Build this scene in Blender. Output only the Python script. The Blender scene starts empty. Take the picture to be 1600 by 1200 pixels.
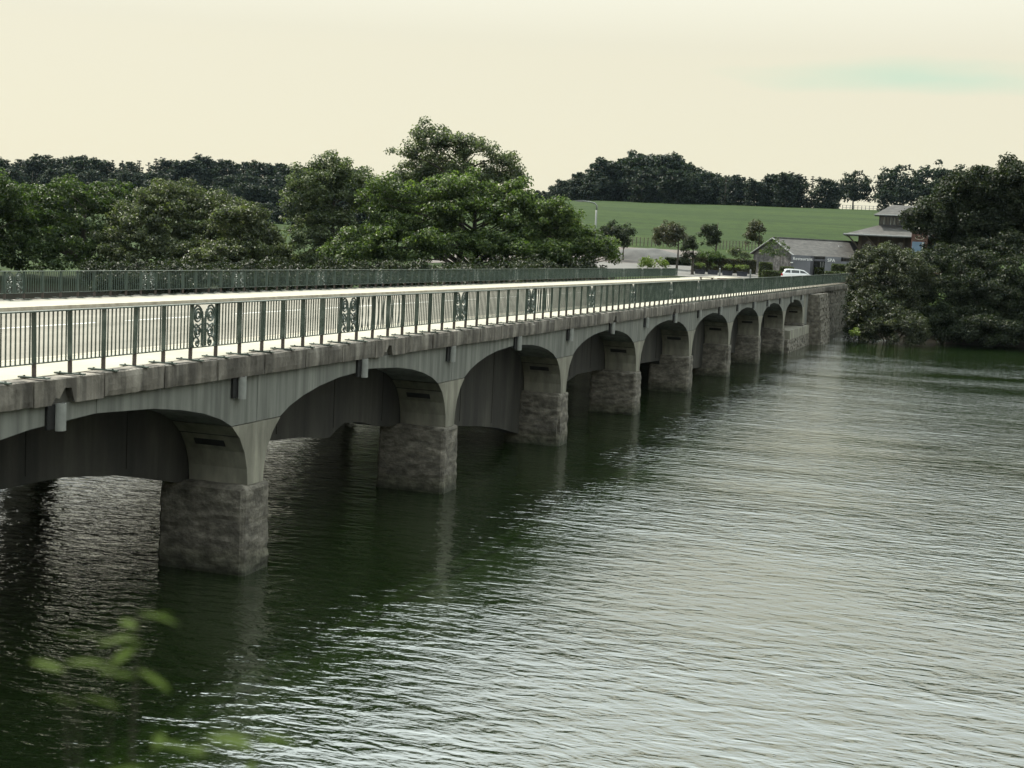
import bpy, math, random
import numpy as np
from mathutils import Vector, Matrix, noise as mnoise

scene = bpy.context.scene
col = scene.collection
rad = math.radians

# ------------------------------------------------------------------ camera, world, sun, exposure
CAM = np.array([14.5784, 0.0, 7.2629]); YAW, PITCH, ROLL, FPX = -0.3234273, -0.0995149, 0.0489895, 2200.0
def _basis():
    cy, sy = math.cos(YAW), math.sin(YAW); cp, sp = math.cos(PITCH), math.sin(PITCH)
    fwd = np.array([sy*cp, cy*cp, sp]); right = np.array([cy, -sy, 0.0]); up = np.cross(right, fwd)
    c, s = math.cos(ROLL), math.sin(ROLL)
    return np.array([c*right + s*up, -s*right + c*up, fwd])
RB = _basis()
cam_data = bpy.data.cameras.new('camera'); cam = bpy.data.objects.new('camera', cam_data); col.objects.link(cam)
cam.matrix_world = Matrix(((RB[0][0], RB[1][0], -RB[2][0], CAM[0]), (RB[0][1], RB[1][1], -RB[2][1], CAM[1]),
                           (RB[0][2], RB[1][2], -RB[2][2], CAM[2]), (0, 0, 0, 1)))
cam_data.sensor_width = 36.0; cam_data.lens = FPX/1600*36; cam_data.shift_x = -3/1600
cam_data.clip_start = 0.1; cam_data.clip_end = 9000
cam_data.dof.use_dof = True; cam_data.dof.focus_distance = 60.0; cam_data.dof.aperture_fstop = 3.0
scene.camera = cam

SUN_FROM = Vector((-3.3, 2.2, 4.68)).normalized()
SKY_STRENGTH = 0.066
world = bpy.data.worlds.new('World'); scene.world = world; world.use_nodes = True
wn, wl = world.node_tree.nodes, world.node_tree.links
wn.clear()
w_out = wn.new('ShaderNodeOutputWorld'); w_bg = wn.new('ShaderNodeBackground'); w_bg.inputs['Strength'].default_value = SKY_STRENGTH
sky = wn.new('ShaderNodeTexSky'); sky.sky_type = 'NISHITA'; sky.sun_disc = False
sky.sun_elevation = math.asin(SUN_FROM.z); sky.sun_rotation = math.atan2(SUN_FROM.x, SUN_FROM.y)
sky.air_density = 1.0; sky.dust_density = 2.0; sky.ozone_density = 1.0
w_hz = wn.new('ShaderNodeMix'); w_hz.data_type = 'RGBA'; w_hz.inputs[0].default_value = 0.88
w_hz.inputs[7].default_value = (9.95, 9.4, 7.15, 1)          # thin bright cream overcast over the blue
wl.new(sky.outputs[0], w_hz.inputs[6])
# a soft gap in the overcast, pale teal, low in the sky over the far bank
w_tc = wn.new('ShaderNodeTexCoord'); w_map = wn.new('ShaderNodeMapping')
w_sub = wn.new('ShaderNodeVectorMath'); w_sub.operation = 'SUBTRACT'
def ray(px, py):
    d = np.array([(px-803)/FPX, -(py-600)/FPX, 1.0]) @ RB
    return d
_g = ray(1440, 122); _g = _g/np.linalg.norm(_g)
w_sub.inputs[1].default_value = tuple(_g)
w_mul = wn.new('ShaderNodeVectorMath'); w_mul.operation = 'MULTIPLY'; w_mul.inputs[1].default_value = (1/0.10, 1/0.10, 1/0.0105)
w_len = wn.new('ShaderNodeVectorMath'); w_len.operation = 'LENGTH'
w_noi = wn.new('ShaderNodeTexNoise'); w_noi.inputs['Scale'].default_value = 9; w_noi.inputs['Detail'].default_value = 4
w_mapn = wn.new('ShaderNodeMapping'); w_mapn.inputs['Scale'].default_value = (1, 1, 6)
w_add = wn.new('ShaderNodeMath'); w_add.operation = 'MULTIPLY_ADD'; w_add.inputs[1].default_value = 1.5
w_rmp = wn.new('ShaderNodeMapRange'); w_rmp.inputs[1].default_value = 2.0; w_rmp.inputs[2].default_value = 0.9; w_rmp.inputs[3].default_value = 0; w_rmp.inputs[4].default_value = 0.75
w_gap = wn.new('ShaderNodeMix'); w_gap.data_type = 'RGBA'; w_gap.inputs[7].default_value = (6.6, 8.6, 6.8, 1)
wl.new(w_tc.outputs['Generated'], w_sub.inputs[0]); wl.new(w_sub.outputs[0], w_mul.inputs[0]); wl.new(w_mul.outputs[0], w_len.inputs[0])
wl.new(w_tc.outputs['Generated'], w_mapn.inputs[0]); wl.new(w_mapn.outputs[0], w_noi.inputs['Vector'])
wl.new(w_noi.outputs[0], w_add.inputs[0]); wl.new(w_len.outputs['Value'], w_add.inputs[2]); wl.new(w_add.outputs[0], w_rmp.inputs[0])
wl.new(w_rmp.outputs[0], w_gap.inputs[0]); w_cool = wn.new('ShaderNodeMix'); w_cool.data_type = 'RGBA'; w_cool.inputs[7].default_value = (8.3, 9.1, 8.9, 1)
w_sz = wn.new('ShaderNodeSeparateXYZ'); w_cr = wn.new('ShaderNodeMapRange'); w_cr.inputs[1].default_value = 0.13; w_cr.inputs[2].default_value = 0.36
wl.new(w_tc.outputs['Generated'], w_sz.inputs[0]); wl.new(w_sz.outputs[2], w_cr.inputs[0]); wl.new(w_cr.outputs[0], w_cool.inputs[0])
wl.new(w_hz.outputs[2], w_cool.inputs[6]); wl.new(w_cool.outputs[2], w_gap.inputs[6])
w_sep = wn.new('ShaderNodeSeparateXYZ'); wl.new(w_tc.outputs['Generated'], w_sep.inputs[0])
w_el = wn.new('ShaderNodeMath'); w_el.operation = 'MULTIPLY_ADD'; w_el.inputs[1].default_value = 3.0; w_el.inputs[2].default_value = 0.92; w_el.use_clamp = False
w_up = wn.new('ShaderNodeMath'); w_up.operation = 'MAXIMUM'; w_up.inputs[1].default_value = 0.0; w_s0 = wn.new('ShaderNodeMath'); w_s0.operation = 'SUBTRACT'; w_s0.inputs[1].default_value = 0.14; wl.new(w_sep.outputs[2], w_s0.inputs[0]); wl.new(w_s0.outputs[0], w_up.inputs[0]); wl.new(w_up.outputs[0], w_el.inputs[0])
w_ov = wn.new('ShaderNodeVectorMath'); w_ov.operation = 'SCALE'; wl.new(w_gap.outputs[2], w_ov.inputs[0]); wl.new(w_el.outputs[0], w_ov.inputs['Scale'])   # extra brightness added above the view to lift the water's reflections
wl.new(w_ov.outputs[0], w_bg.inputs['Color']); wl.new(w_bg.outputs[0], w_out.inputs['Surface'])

sun_d = bpy.data.lights.new('sun', 'SUN'); sun_d.energy = 5.0; sun_d.angle = rad(0.6); sun_d.color = (1.0, 0.94, 0.82)
sun_o = bpy.data.objects.new('sun', sun_d); col.objects.link(sun_o)
sun_o.rotation_euler = (-SUN_FROM).to_track_quat('-Z', 'Y').to_euler(); sun_o.location = (-30, 40, 60)

vs = scene.view_settings
scene.display_settings.display_device = 'sRGB'
vs.view_transform = 'Standard'; vs.look = 'None'; vs.exposure = 0.60; vs.gamma = 1.0; vs.use_curve_mapping = False
scene.render.engine = 'CYCLES'
scene.cycles.max_bounces = 6; scene.cycles.diffuse_bounces = 2; scene.cycles.glossy_bounces = 3; scene.cycles.transmission_bounces = 3
scene.cycles.transparent_max_bounces = 6; scene.cycles.sample_clamp_direct = 4.0; scene.cycles.sample_clamp_indirect = 3.0; scene.cycles.caustics_reflective = False; scene.cycles.caustics_refractive = False

# ------------------------------------------------------------------ helpers
def at(px, py, D):
    """World point on the sight line of a photo pixel at D metres of ground distance."""
    d = ray(px, py); d = d/math.hypot(d[0], d[1]); return CAM + D*d
def on_z(px, py, z):
    d = ray(px, py); return CAM + (z-CAM[2])/d[2]*d

def tag(o, label=None, cat=None, group=None, kind=None):
    if label: o['label'] = label
    if cat: o['category'] = cat
    if group: o['group'] = group
    if kind: o['kind'] = kind
    return o
def empty(name, loc=(0, 0, 0), rz=0.0, parent=None):
    o = bpy.data.objects.new(name, None); col.objects.link(o); o.location = loc; o.rotation_euler = (0, 0, rz); o.empty_display_size = 0.2
    if parent: o.parent = parent
    return o
def link(name, me, parent=None, loc=None, rz=None, scale=None):
    o = bpy.data.objects.new(name, me); col.objects.link(o)
    if parent: o.parent = parent
    if loc is not None: o.location = loc
    if rz is not None: o.rotation_euler = (0, 0, rz)
    if scale is not None: o.scale = scale
    return o
class MB:
    def __init__(s): s.v = []; s.f = []
    def add(s, vs_, fs_):
        b = len(s.v); s.v += [tuple(map(float, p)) for p in vs_]; s.f += [tuple(b+i for i in f) for f in fs_]
    def box(s, x0, x1, y0, y1, z0, z1):
        s.add([(x0,y0,z0),(x1,y0,z0),(x1,y1,z0),(x0,y1,z0),(x0,y0,z1),(x1,y0,z1),(x1,y1,z1),(x0,y1,z1)],
              [(0,3,2,1),(4,5,6,7),(0,1,5,4),(1,2,6,5),(2,3,7,6),(3,0,4,7)]); return s
    def prism_yz(s, poly, x0, x1):
        n = len(poly); 
        s.add([(x0,y,z) for y,z in poly]+[(x1,y,z) for y,z in poly],
              [tuple(range(n-1,-1,-1)), tuple(range(n,2*n))]+[(i,(i+1)%n,n+(i+1)%n,n+i) for i in range(n)]); return s
    def prism_xz(s, poly, y0, y1):
        n = len(poly)
        s.add([(x,y0,z) for x,z in poly]+[(x,y1,z) for x,z in poly],
              [tuple(range(n)), tuple(range(2*n-1,n-1,-1))]+[(i,n+i,n+(i+1)%n,(i+1)%n) for i in range(n)]); return s
    def prism_xy(s, poly, z0, z1):
        n = len(poly)
        s.add([(x,y,z0) for x,y in poly]+[(x,y,z1) for x,y in poly],
              [tuple(range(n-1,-1,-1)), tuple(range(n,2*n))]+[(i,(i+1)%n,n+(i+1)%n,n+i) for i in range(n)]); return s
    def tube(s, pts, r, n=6, cap=True):
        pts = [Vector(p) for p in pts]; m = len(pts)
        rs = [float(q) for q in r] if isinstance(r, (list, tuple)) else [float(r)]*m
        base = len(s.v); prev = None
        for i, p in enumerate(pts):
            t = (pts[min(i+1,m-1)]-pts[max(i-1,0)])
            t = t.normalized() if t.length > 1e-9 else Vector((0,0,1))
            if prev is None:
                a = Vector((0,0,1)) if abs(t.z) < 0.9 else Vector((1,0,0)); u = t.cross(a).normalized()
            else:
                u = (prev - t*prev.dot(t)); u = u.normalized() if u.length > 1e-6 else t.orthogonal().normalized()
            prev = u; w = t.cross(u)
            for k in range(n):
                a = 2*math.pi*k/n; q = p + rs[i]*(math.cos(a)*u + math.sin(a)*w); s.v.append(tuple(q))
        for i in range(m-1):
            for k in range(n):
                a = base+i*n+k; b = base+i*n+(k+1)%n; s.f.append((a, b, b+n, a+n))
        if cap:
            s.f.append(tuple(base+k for k in range(n-1,-1,-1))); s.f.append(tuple(base+(m-1)*n+k for k in range(n)))
        return s
    def mesh(s, name, mat, smooth=False):
        me = bpy.data.meshes.new(name); me.from_pydata(s.v, [], s.f); me.update()
        if mat: me.materials.append(mat)
        if smooth: me.shade_smooth()
        return me
    def build(s, name, mat, parent=None, smooth=False, **k):
        return link(name, s.mesh(name, mat, smooth), parent, **k)
def grid_mesh(name, nx, ny, fn, mat, smooth=True):
    """fn(i, j) arrays of x, y, z of shape (ny, nx)."""
    X, Y, Z = fn
    me = bpy.data.meshes.new(name)
    v = np.stack([X, Y, Z], -1).reshape(-1, 3).astype(np.float32)
    idx = np.arange(nx*ny).reshape(ny, nx)
    q = np.stack([idx[:-1,:-1], idx[:-1,1:], idx[1:,1:], idx[1:,:-1]], -1).reshape(-1, 4)
    set_mesh(me, v, q)
    me.materials.append(mat)
    if smooth: me.shade_smooth()
    return me
def set_mesh(me, v, q):
    k = q.shape[1]
    me.vertices.add(len(v)); me.vertices.foreach_set('co', v.astype(np.float32).ravel())
    me.loops.add(q.size); me.loops.foreach_set('vertex_index', q.astype(np.int32).ravel())
    me.polygons.add(len(q)); me.polygons.foreach_set('loop_start', np.arange(0, q.size, k, dtype=np.int32)); me.polygons.foreach_set('loop_total', np.full(len(q), k, dtype=np.int32))
    me.update(calc_edges=True); me.validate()
def rough_box(name, x0, x1, y0, y1, z0, z1, n, amp, freq, mat, seed=0, taper=0.0, rnd=0.05, chips=0.0, zs=1.0):
    """A stone-like block: a subdivided box with rounded edges and a noisy surface."""
    dims = (x1-x0, y1-y0, z1-z0)
    seg = [max(2, int(round(d/n))) for d in dims]
    verts = {}; v = []; f = []
    def vid(i, j, k):
        key = (i, j, k)
        if key not in verts:
            p = Vector((x0+dims[0]*i/seg[0], y0+dims[1]*j/seg[1], z0+dims[2]*k/seg[2]))
            t = (p.z-z0)/dims[2]
            c = Vector(((x0+x1)/2, (y0+y1)/2, (z0+z1)/2))
            p.x = c.x+(p.x-c.x)*(1+taper*(0.5-t)); p.y = c.y+(p.y-c.y)*(1+taper*2*(0.5-t))
            ed = [i in (0, seg[0]), j in (0, seg[1]), k in (0, seg[2])]
            nrm = Vector(((-1 if i == 0 else 1 if i == seg[0] else 0), (-1 if j == 0 else 1 if j == seg[1] else 0), (-1 if k == 0 else 1 if k == seg[2] else 0)))
            if sum(ed) >= 2: p -= nrm.normalized()*rnd
            s3 = Vector((seed*7.3, seed*3.1, seed*1.7))
            d = mnoise.fractal(Vector((p.x*freq, p.y*freq, p.z*freq*zs))+s3, 1.0, 2.0, 4)*amp
            if chips and sum(ed) >= 2:
                c2 = mnoise.noise(p*1.3+s3*2)
                if c2 > 0.25: d -= chips*(c2-0.25)*3
            p += nrm.normalized()*d
            verts[key] = len(v); v.append(p)
        return verts[key]
    a, b, c = seg
    for i in range(a):
        for j in range(b):
            f.append((vid(i,j,0),vid(i,j+1,0),vid(i+1,j+1,0),vid(i+1,j,0))); f.append((vid(i,j,c),vid(i+1,j,c),vid(i+1,j+1,c),vid(i,j+1,c)))
    for i in range(a):
        for k in range(c):
            f.append((vid(i,0,k),vid(i+1,0,k),vid(i+1,0,k+1),vid(i,0,k+1))); f.append((vid(i,b,k),vid(i,b,k+1),vid(i+1,b,k+1),vid(i+1,b,k)))
    for j in range(b):
        for k in range(c):
            f.append((vid(0,j,k),vid(0,j,k+1),vid(0,j+1,k+1),vid(0,j+1,k))); f.append((vid(a,j,k),vid(a,j+1,k),vid(a,j+1,k+1),vid(a,j,k+1)))
    me = bpy.data.meshes.new(name); me.from_pydata([tuple(p) for p in v], [], f); me.materials.append(mat); me.update()
    return me

# ------------------------------------------------------------------ materials
def new_mat(name):
    m = bpy.data.materials.new(name); m.use_nodes = True; nt = m.node_tree
    return m, nt.nodes, nt.links, nt.nodes['Principled BSDF']
def pos_noise(N, L, scale, stretch=(1, 1, 1), detail=5, rough=0.6, rot=(0, 0, 0), coord='pos'):
    g = N.new('ShaderNodeNewGeometry') if coord == 'pos' else N.new('ShaderNodeTexCoord')
    mp = N.new('ShaderNodeMapping'); mp.inputs['Scale'].default_value = stretch; mp.inputs['Rotation'].default_value = rot
    t = N.new('ShaderNodeTexNoise'); t.inputs['Scale'].default_value = scale; t.inputs['Detail'].default_value = detail; t.inputs['Roughness'].default_value = rough
    L.new(g.outputs['Position' if coord == 'pos' else 'Object'], mp.inputs[0]); L.new(mp.outputs[0], t.inputs['Vector'])
    return t
def ramp(N, L, src, stops):
    r = N.new('ShaderNodeValToRGB'); e = r.color_ramp.elements
    while len(e) > 1: e.remove(e[-1])
    e[0].position = stops[0][0]; e[0].color = (*stops[0][1], 1)
    for p, c in stops[1:]:
        x = e.new(p); x.color = (*c, 1)
    L.new(src, r.inputs[0]); return r
def mixc(N, L, fac, a, b, mode='MIX'):
    m = N.new('ShaderNodeMix'); m.data_type = 'RGBA'; m.blend_type = mode
    if isinstance(fac, float): m.inputs[0].default_value = fac
    else: L.new(fac, m.inputs[0])
    for i, x in ((6, a), (7, b)):
        if isinstance(x, tuple): m.inputs[i].default_value = (*x, 1)
        else: L.new(x, m.inputs[i])
    return m.outputs[2]
def bump(N, L, b, src, strength, dist):
    bp = N.new('ShaderNodeBump'); bp.inputs['Strength'].default_value = strength; bp.inputs['Distance'].default_value = dist
    L.new(src, bp.inputs['Height']); L.new(bp.outputs[0], b.inputs['Normal'])
def noise_mat(name, stops, scale=1.0, stretch=(1, 1, 1), rough=0.9, bs=0.3, bd=0.01, bscale=12.0, streak=None, spec=0.3, detail=6, island=0.0):
    m, N, L, b = new_mat(name)
    t = pos_noise(N, L, scale, stretch, detail)
    c = ramp(N, L, t.outputs[0], stops).outputs[0]
    if streak:   # (dark colour multiplier, scale, stretch)
        s = pos_noise(N, L, streak[1], streak[2], 5)
        f = ramp(N, L, s.outputs[0], [(0.40, (streak[0],)*3), (0.62, (1, 1, 1))])
        c = mixc(N, L, 1.0, c, f.outputs[0], 'MULTIPLY')
    if island:
        g = N.new('ShaderNodeNewGeometry'); oi = N.new('ShaderNodeObjectInfo'); mr = N.new('ShaderNodeMapRange')
        mr.inputs[3].default_value = 1-island; mr.inputs[4].default_value = 1+island
        L.new(oi.outputs['Random'], mr.inputs[0])
        c = mixc(N, L, 1.0, c, mr.outputs[0], 'MULTIPLY')
    L.new(c, b.inputs['Base Color']); b.inputs['Roughness'].default_value = rough
    b.inputs['Specular IOR Level'].default_value = spec
    if bs:
        h = pos_noise(N, L, bscale, (1, 1, 1), 6); bump(N, L, b, h.outputs[0], bs, bd)
    return m
def leaf_mat(name, dark, mid, light, trans=0.35, gloss=0.35):
    m, N, L, b = new_mat(name)
    g = N.new('ShaderNodeNewGeometry')
    c = ramp(N, L, g.outputs['Random Per Island'], [(0.0, dark), (0.55, mid), (1.0, light)]).outputs[0]
    big = pos_noise(N, L, 0.8, (1, 1, 1.3), 3)
    k = ramp(N, L, big.outputs[0], [(0.32, (0.55, 0.60, 0.62)), (0.68, (1.45, 1.40, 1.25))])
    c = mixc(N, L, 1.0, c, k.outputs[0], 'MULTIPLY')
    L.new(c, b.inputs['Base Color']); b.inputs['Roughness'].default_value = 0.55; b.inputs['Specular IOR Level'].default_value = gloss
    tr = N.new('ShaderNodeBsdfTranslucent'); tc = mixc(N, L, 1.0, c, (1.25, 1.45, 0.6), 'MULTIPLY'); L.new(tc, tr.inputs['Color'])
    mx = N.new('ShaderNodeMixShader'); mx.inputs[0].default_value = trans
    out = N['Material Output']; L.new(b.outputs[0], mx.inputs[1]); L.new(tr.outputs[0], mx.inputs[2]); L.new(mx.outputs[0], out.inputs['Surface'])
    return m
M = {}
M['concrete'] = noise_mat('concrete', [(0.3, (0.1235, 0.1274, 0.1144)), (0.55, (0.1625, 0.1664, 0.1482)), (0.75, (0.2015, 0.2041, 0.182))], 0.9, (1, 1.2, 0.35), streak=(0.62, 1.0, (4, 4, 0.22)), bs=0.25, bd=0.01, bscale=9)
M['shaft'] = noise_mat('pier_concrete', [(0.3, (0.1625, 0.156, 0.1274)), (0.55, (0.221, 0.2119, 0.1716)), (0.8, (0.2925, 0.2795, 0.2236))], 1.3, (1, 1, 0.6), streak=(0.65, 1.0, (3, 3, 0.4)), bs=0.35, bd=0.012, bscale=8)
M['base'] = noise_mat('rough_pier_stone', [(0.28, (0.05, 0.045, 0.0375)), (0.5, (0.1187, 0.1087, 0.09)), (0.72, (0.225, 0.2063, 0.1725))], 3.4, (1, 1, 1.7), streak=(0.68, 1.0, (1.3, 1.3, 2.6)), bs=1.0, bd=0.035, bscale=11)
def tide_mark(m, z0, z1):
    """A dark wet, weedy band where the water laps the stone."""
    N, L = m.node_tree.nodes, m.node_tree.links; b = N['Principled BSDF']; src = b.inputs['Base Color'].links[0].from_socket
    g = N.new('ShaderNodeNewGeometry'); sp = N.new('ShaderNodeSeparateXYZ'); L.new(g.outputs['Position'], sp.inputs[0])
    n = pos_noise(N, L, 2.5, (1, 1, 0.6), 4); ad = N.new('ShaderNodeMath'); ad.operation = 'MULTIPLY_ADD'; ad.inputs[1].default_value = -0.5
    L.new(n.outputs[0], ad.inputs[0]); L.new(sp.outputs[2], ad.inputs[2])
    mr = N.new('ShaderNodeMapRange'); mr.inputs[1].default_value = z0; mr.inputs[2].default_value = z1; L.new(ad.outputs[0], mr.inputs[0])
    c = ramp(N, L, mr.outputs[0], [(0.0, (0.30, 0.34, 0.28)), (0.55, (0.75, 0.78, 0.70)), (1.0, (1, 1, 1))])
    L.new(mixc(N, L, 1.0, src, c.outputs[0], 'MULTIPLY'), b.inputs['Base Color'])
tide_mark(M['base'], -0.2, 0.35)
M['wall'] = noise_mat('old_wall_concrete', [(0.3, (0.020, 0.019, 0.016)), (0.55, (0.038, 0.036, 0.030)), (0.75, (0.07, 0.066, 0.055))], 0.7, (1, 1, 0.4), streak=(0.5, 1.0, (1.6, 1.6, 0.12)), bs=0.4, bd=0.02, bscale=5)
M['coping'] = noise_mat('weathered_coping', [(0.3, (0.0732, 0.0647, 0.0537)), (0.5, (0.1525, 0.1379, 0.1171)), (0.72, (0.2623, 0.2428, 0.2098))], 2.2, (1, 1, 0.55), streak=(0.42, 1.0, (3.2, 3.2, 0.25)), bs=0.7, bd=0.02, bscale=14, island=0.18)
M['deck'] = noise_mat('deck_concrete', [(0.3, (0.05, 0.048, 0.042)), (0.7, (0.09, 0.086, 0.075))], 0.6)
M['foot'] = noise_mat('pale_footway', [(0.3, (0.235, 0.224, 0.18)), (0.55, (0.28, 0.267, 0.216)), (0.8, (0.315, 0.30, 0.245))], 0.8, bs=0.2, bd=0.004, bscale=40)
M['kerb'] = noise_mat('kerb_stone', [(0.3, (0.25, 0.22, 0.17)), (0.7, (0.40, 0.37, 0.30))], 3)
M['road'] = noise_mat('worn_pale_asphalt', [(0.3, (0.12, 0.112, 0.09)), (0.55, (0.165, 0.154, 0.126)), (0.8, (0.205, 0.193, 0.16))], 0.6, (1.6, 0.15, 1), bs=0.3, bd=0.004, bscale=60)
M['paint'] = noise_mat('road_paint', [(0.3, (0.55, 0.55, 0.52)), (0.7, (0.8, 0.8, 0.76))], 6)
M['rail'] = noise_mat('green_rail_paint', [(0.25, (0.014, 0.024, 0.018)), (0.5, (0.026, 0.043, 0.032)), (0.62, (0.070, 0.090, 0.074)), (0.8, (0.028, 0.052, 0.034))], 2.2, rough=0.45, bs=0.15, bd=0.003, bscale=30, spec=0.45)
M['railfar'] = noise_mat('sunlit_green_paint', [(0.25, (0.026, 0.042, 0.034)), (0.6, (0.05, 0.072, 0.058)), (0.85, (0.085, 0.11, 0.09))], 5, rough=0.5, bs=0.1, bd=0.003, bscale=30, spec=0.4)  # lighter than the near railing's green: sunlight put into the colour
M['foot_steel'] = noise_mat('rusting_steel', [(0.3, (0.05, 0.040, 0.035)), (0.6, (0.075, 0.058, 0.050)), (0.8, (0.045, 0.055, 0.047))], 14, rough=0.7)
M['pipe'] = noise_mat('grey_pipe', [(0.3, (0.15, 0.155, 0.145)), (0.7, (0.21, 0.215, 0.20))], 6, rough=0.6, bs=0.1)
M['void'] = noise_mat('near_black', [(0.3, (0.006, 0.006, 0.006)), (0.7, (0.012, 0.012, 0.011))], 4, bs=0)
M['rubble'] = noise_mat('rubble_stone', [(0.25, (0.04, 0.036, 0.0288)), (0.5, (0.112, 0.1024, 0.084)), (0.75, (0.216, 0.2, 0.168))], 3.2, bs=0.8, bd=0.04, bscale=6)
M['stone'] = noise_mat('grey_barn_stone', [(0.3, (0.035, 0.034, 0.035)), (0.5, (0.08, 0.077, 0.075)), (0.7, (0.17, 0.163, 0.157))], 2.2, bs=0.6, bd=0.05, bscale=3)
M['slate'] = noise_mat('slate_roof', [(0.3, (0.030, 0.029, 0.028)), (0.55, (0.052, 0.050, 0.047)), (0.8, (0.10, 0.097, 0.09))], 1.5, (1, 1, 4), bs=0.3, bd=0.02, bscale=6, rough=0.8)
M['render'] = noise_mat('grey_render', [(0.3, (0.10, 0.104, 0.118)), (0.7, (0.14, 0.144, 0.16))], 0.7, bs=0.1)
M['renderdark'] = noise_mat('dark_render', [(0.3, (0.06, 0.06, 0.07)), (0.7, (0.085, 0.085, 0.096))], 0.7, bs=0.1)
M['white'] = noise_mat('white_paint', [(0.3, (0.70, 0.71, 0.72)), (0.7, (0.80, 0.80, 0.80))], 3, bs=0, rough=0.4)
M['bark'] = noise_mat('bark', [(0.3, (0.025, 0.021, 0.017)), (0.7, (0.075, 0.065, 0.052))], 3, (2, 2, 0.5), bs=0.6, bd=0.04, bscale=5)
M['wood'] = noise_mat('weathered_timber', [(0.3, (0.06, 0.05, 0.04)), (0.7, (0.13, 0.11, 0.09))], 3, (1, 1, 3))
M['brownwall'] = noise_mat('brown_timber_wall', [(0.3, (0.055, 0.045, 0.038)), (0.7, (0.10, 0.083, 0.07))], 1.2, (1, 1, 0.3))
M['brick'] = noise_mat('red_brown_brick', [(0.3, (0.065, 0.036, 0.029)), (0.7, (0.11, 0.064, 0.052))], 3)
M['bluepane'] = noise_mat('blue_panel', [(0.3, (0.09, 0.14, 0.20)), (0.7, (0.14, 0.20, 0.27))], 0.6, bs=0, rough=0.3)
M['glass'] = noise_mat('dark_glass', [(0.3, (0.015, 0.02, 0.022)), (0.7, (0.03, 0.036, 0.038))], 0.6, bs=0, rough=0.08, spec=0.6)
M['curtain'] = noise_mat('pale_curtain', [(0.3, (0.25, 0.27, 0.26)), (0.7, (0.38, 0.40, 0.38))], 3, bs=0)
M['carpaint'] = noise_mat('silver_white_paint', [(0.3, (0.66, 0.68, 0.70)), (0.7, (0.72, 0.74, 0.76))], 2, bs=0, rough=0.25, spec=0.6)
M['tyre'] = noise_mat('tyre_rubber', [(0.3, (0.012, 0.012, 0.012)), (0.7, (0.03, 0.03, 0.03))], 8, bs=0)
M['redlamp'] = noise_mat('red_lens', [(0.3, (0.25, 0.01, 0.01)), (0.7, (0.35, 0.02, 0.02))], 8, bs=0, rough=0.2)
M['planter'] = noise_mat('dark_planter', [(0.3, (0.025, 0.027, 0.035)), (0.7, (0.05, 0.052, 0.062))], 3)
M['galv'] = noise_mat('galvanised_steel', [(0.3, (0.1116, 0.1178, 0.1178)), (0.7, (0.186, 0.1922, 0.1922))], 3, rough=0.5)
M['gravel'] = noise_mat('brown_gravel', [(0.3, (0.060, 0.052, 0.046)), (0.55, (0.085, 0.073, 0.065)), (0.8, (0.115, 0.102, 0.092))], 0.5, (1, 0.5, 1), bs=0.6, bd=0.05, bscale=4)
M['gravelgrey'] = noise_mat('grey_gravel', [(0.3, (0.045, 0.046, 0.045)), (0.7, (0.08, 0.08, 0.077))], 0.8, bs=0.6, bd=0.05, bscale=4)
M['carpark'] = noise_mat('pale_tarmac', [(0.3, (0.075, 0.073, 0.068)), (0.55, (0.10, 0.097, 0.09)), (0.8, (0.13, 0.126, 0.117))], 0.25, bs=0.2, bd=0.004, bscale=30)
M['leaf_syc'] = leaf_mat('sycamore_leaves', (0.0224, 0.0387, 0.012), (0.0473, 0.074, 0.0241), (0.1032, 0.1333, 0.0499), 0.45, 0.3)
M['leaf_bush'] = leaf_mat('willow_bush_leaves', (0.023, 0.0312, 0.0148), (0.0492, 0.0623, 0.0312), (0.1107, 0.123, 0.0738), 0.40, 0.35)
M['leaf_green'] = leaf_mat('bright_green_leaves', (0.0144, 0.0272, 0.008), (0.0304, 0.0512, 0.0144), (0.064, 0.088, 0.0288), 0.42, 0.3)
M['leaf_grey'] = leaf_mat('grey_green_leaves', (0.028, 0.040, 0.022), (0.056, 0.074, 0.040), (0.125, 0.142, 0.092), 0.42, 0.35)
M['leaf_dark'] = leaf_mat('dark_leaves', (0.008, 0.0133, 0.0066), (0.0159, 0.0232, 0.0113), (0.0318, 0.0398, 0.0199), 0.3, 0.2)
M['leaf_far'] = leaf_mat('far_wood_leaves', (0.008, 0.014, 0.012), (0.016, 0.025, 0.020), (0.032, 0.044, 0.034), 0.25, 0.12)
M['leaf_hedge'] = leaf_mat('hedge_leaves', (0.02, 0.032, 0.010), (0.04, 0.055, 0.016), (0.075, 0.09, 0.03), 0.25)
M['leaf_lime'] = leaf_mat('lime_topiary_leaves', (0.06, 0.09, 0.018), (0.10, 0.14, 0.03), (0.16, 0.20, 0.06), 0.3)
M['leaf_bank'] = leaf_mat('bank_shrub_leaves', (0.013, 0.018, 0.0086), (0.0274, 0.0346, 0.0173), (0.0684, 0.0756, 0.0446), 0.3, 0.3)
M['leaf_red'] = leaf_mat('russet_green_leaves', (0.022, 0.028, 0.012), (0.036, 0.042, 0.018), (0.075, 0.060, 0.034), 0.25)
M['leaf_near'] = leaf_mat('shoreline_shrub_leaf', (0.026, 0.046, 0.008), (0.040, 0.062, 0.012), (0.062, 0.082, 0.022), 0.3, 0.02)

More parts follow.
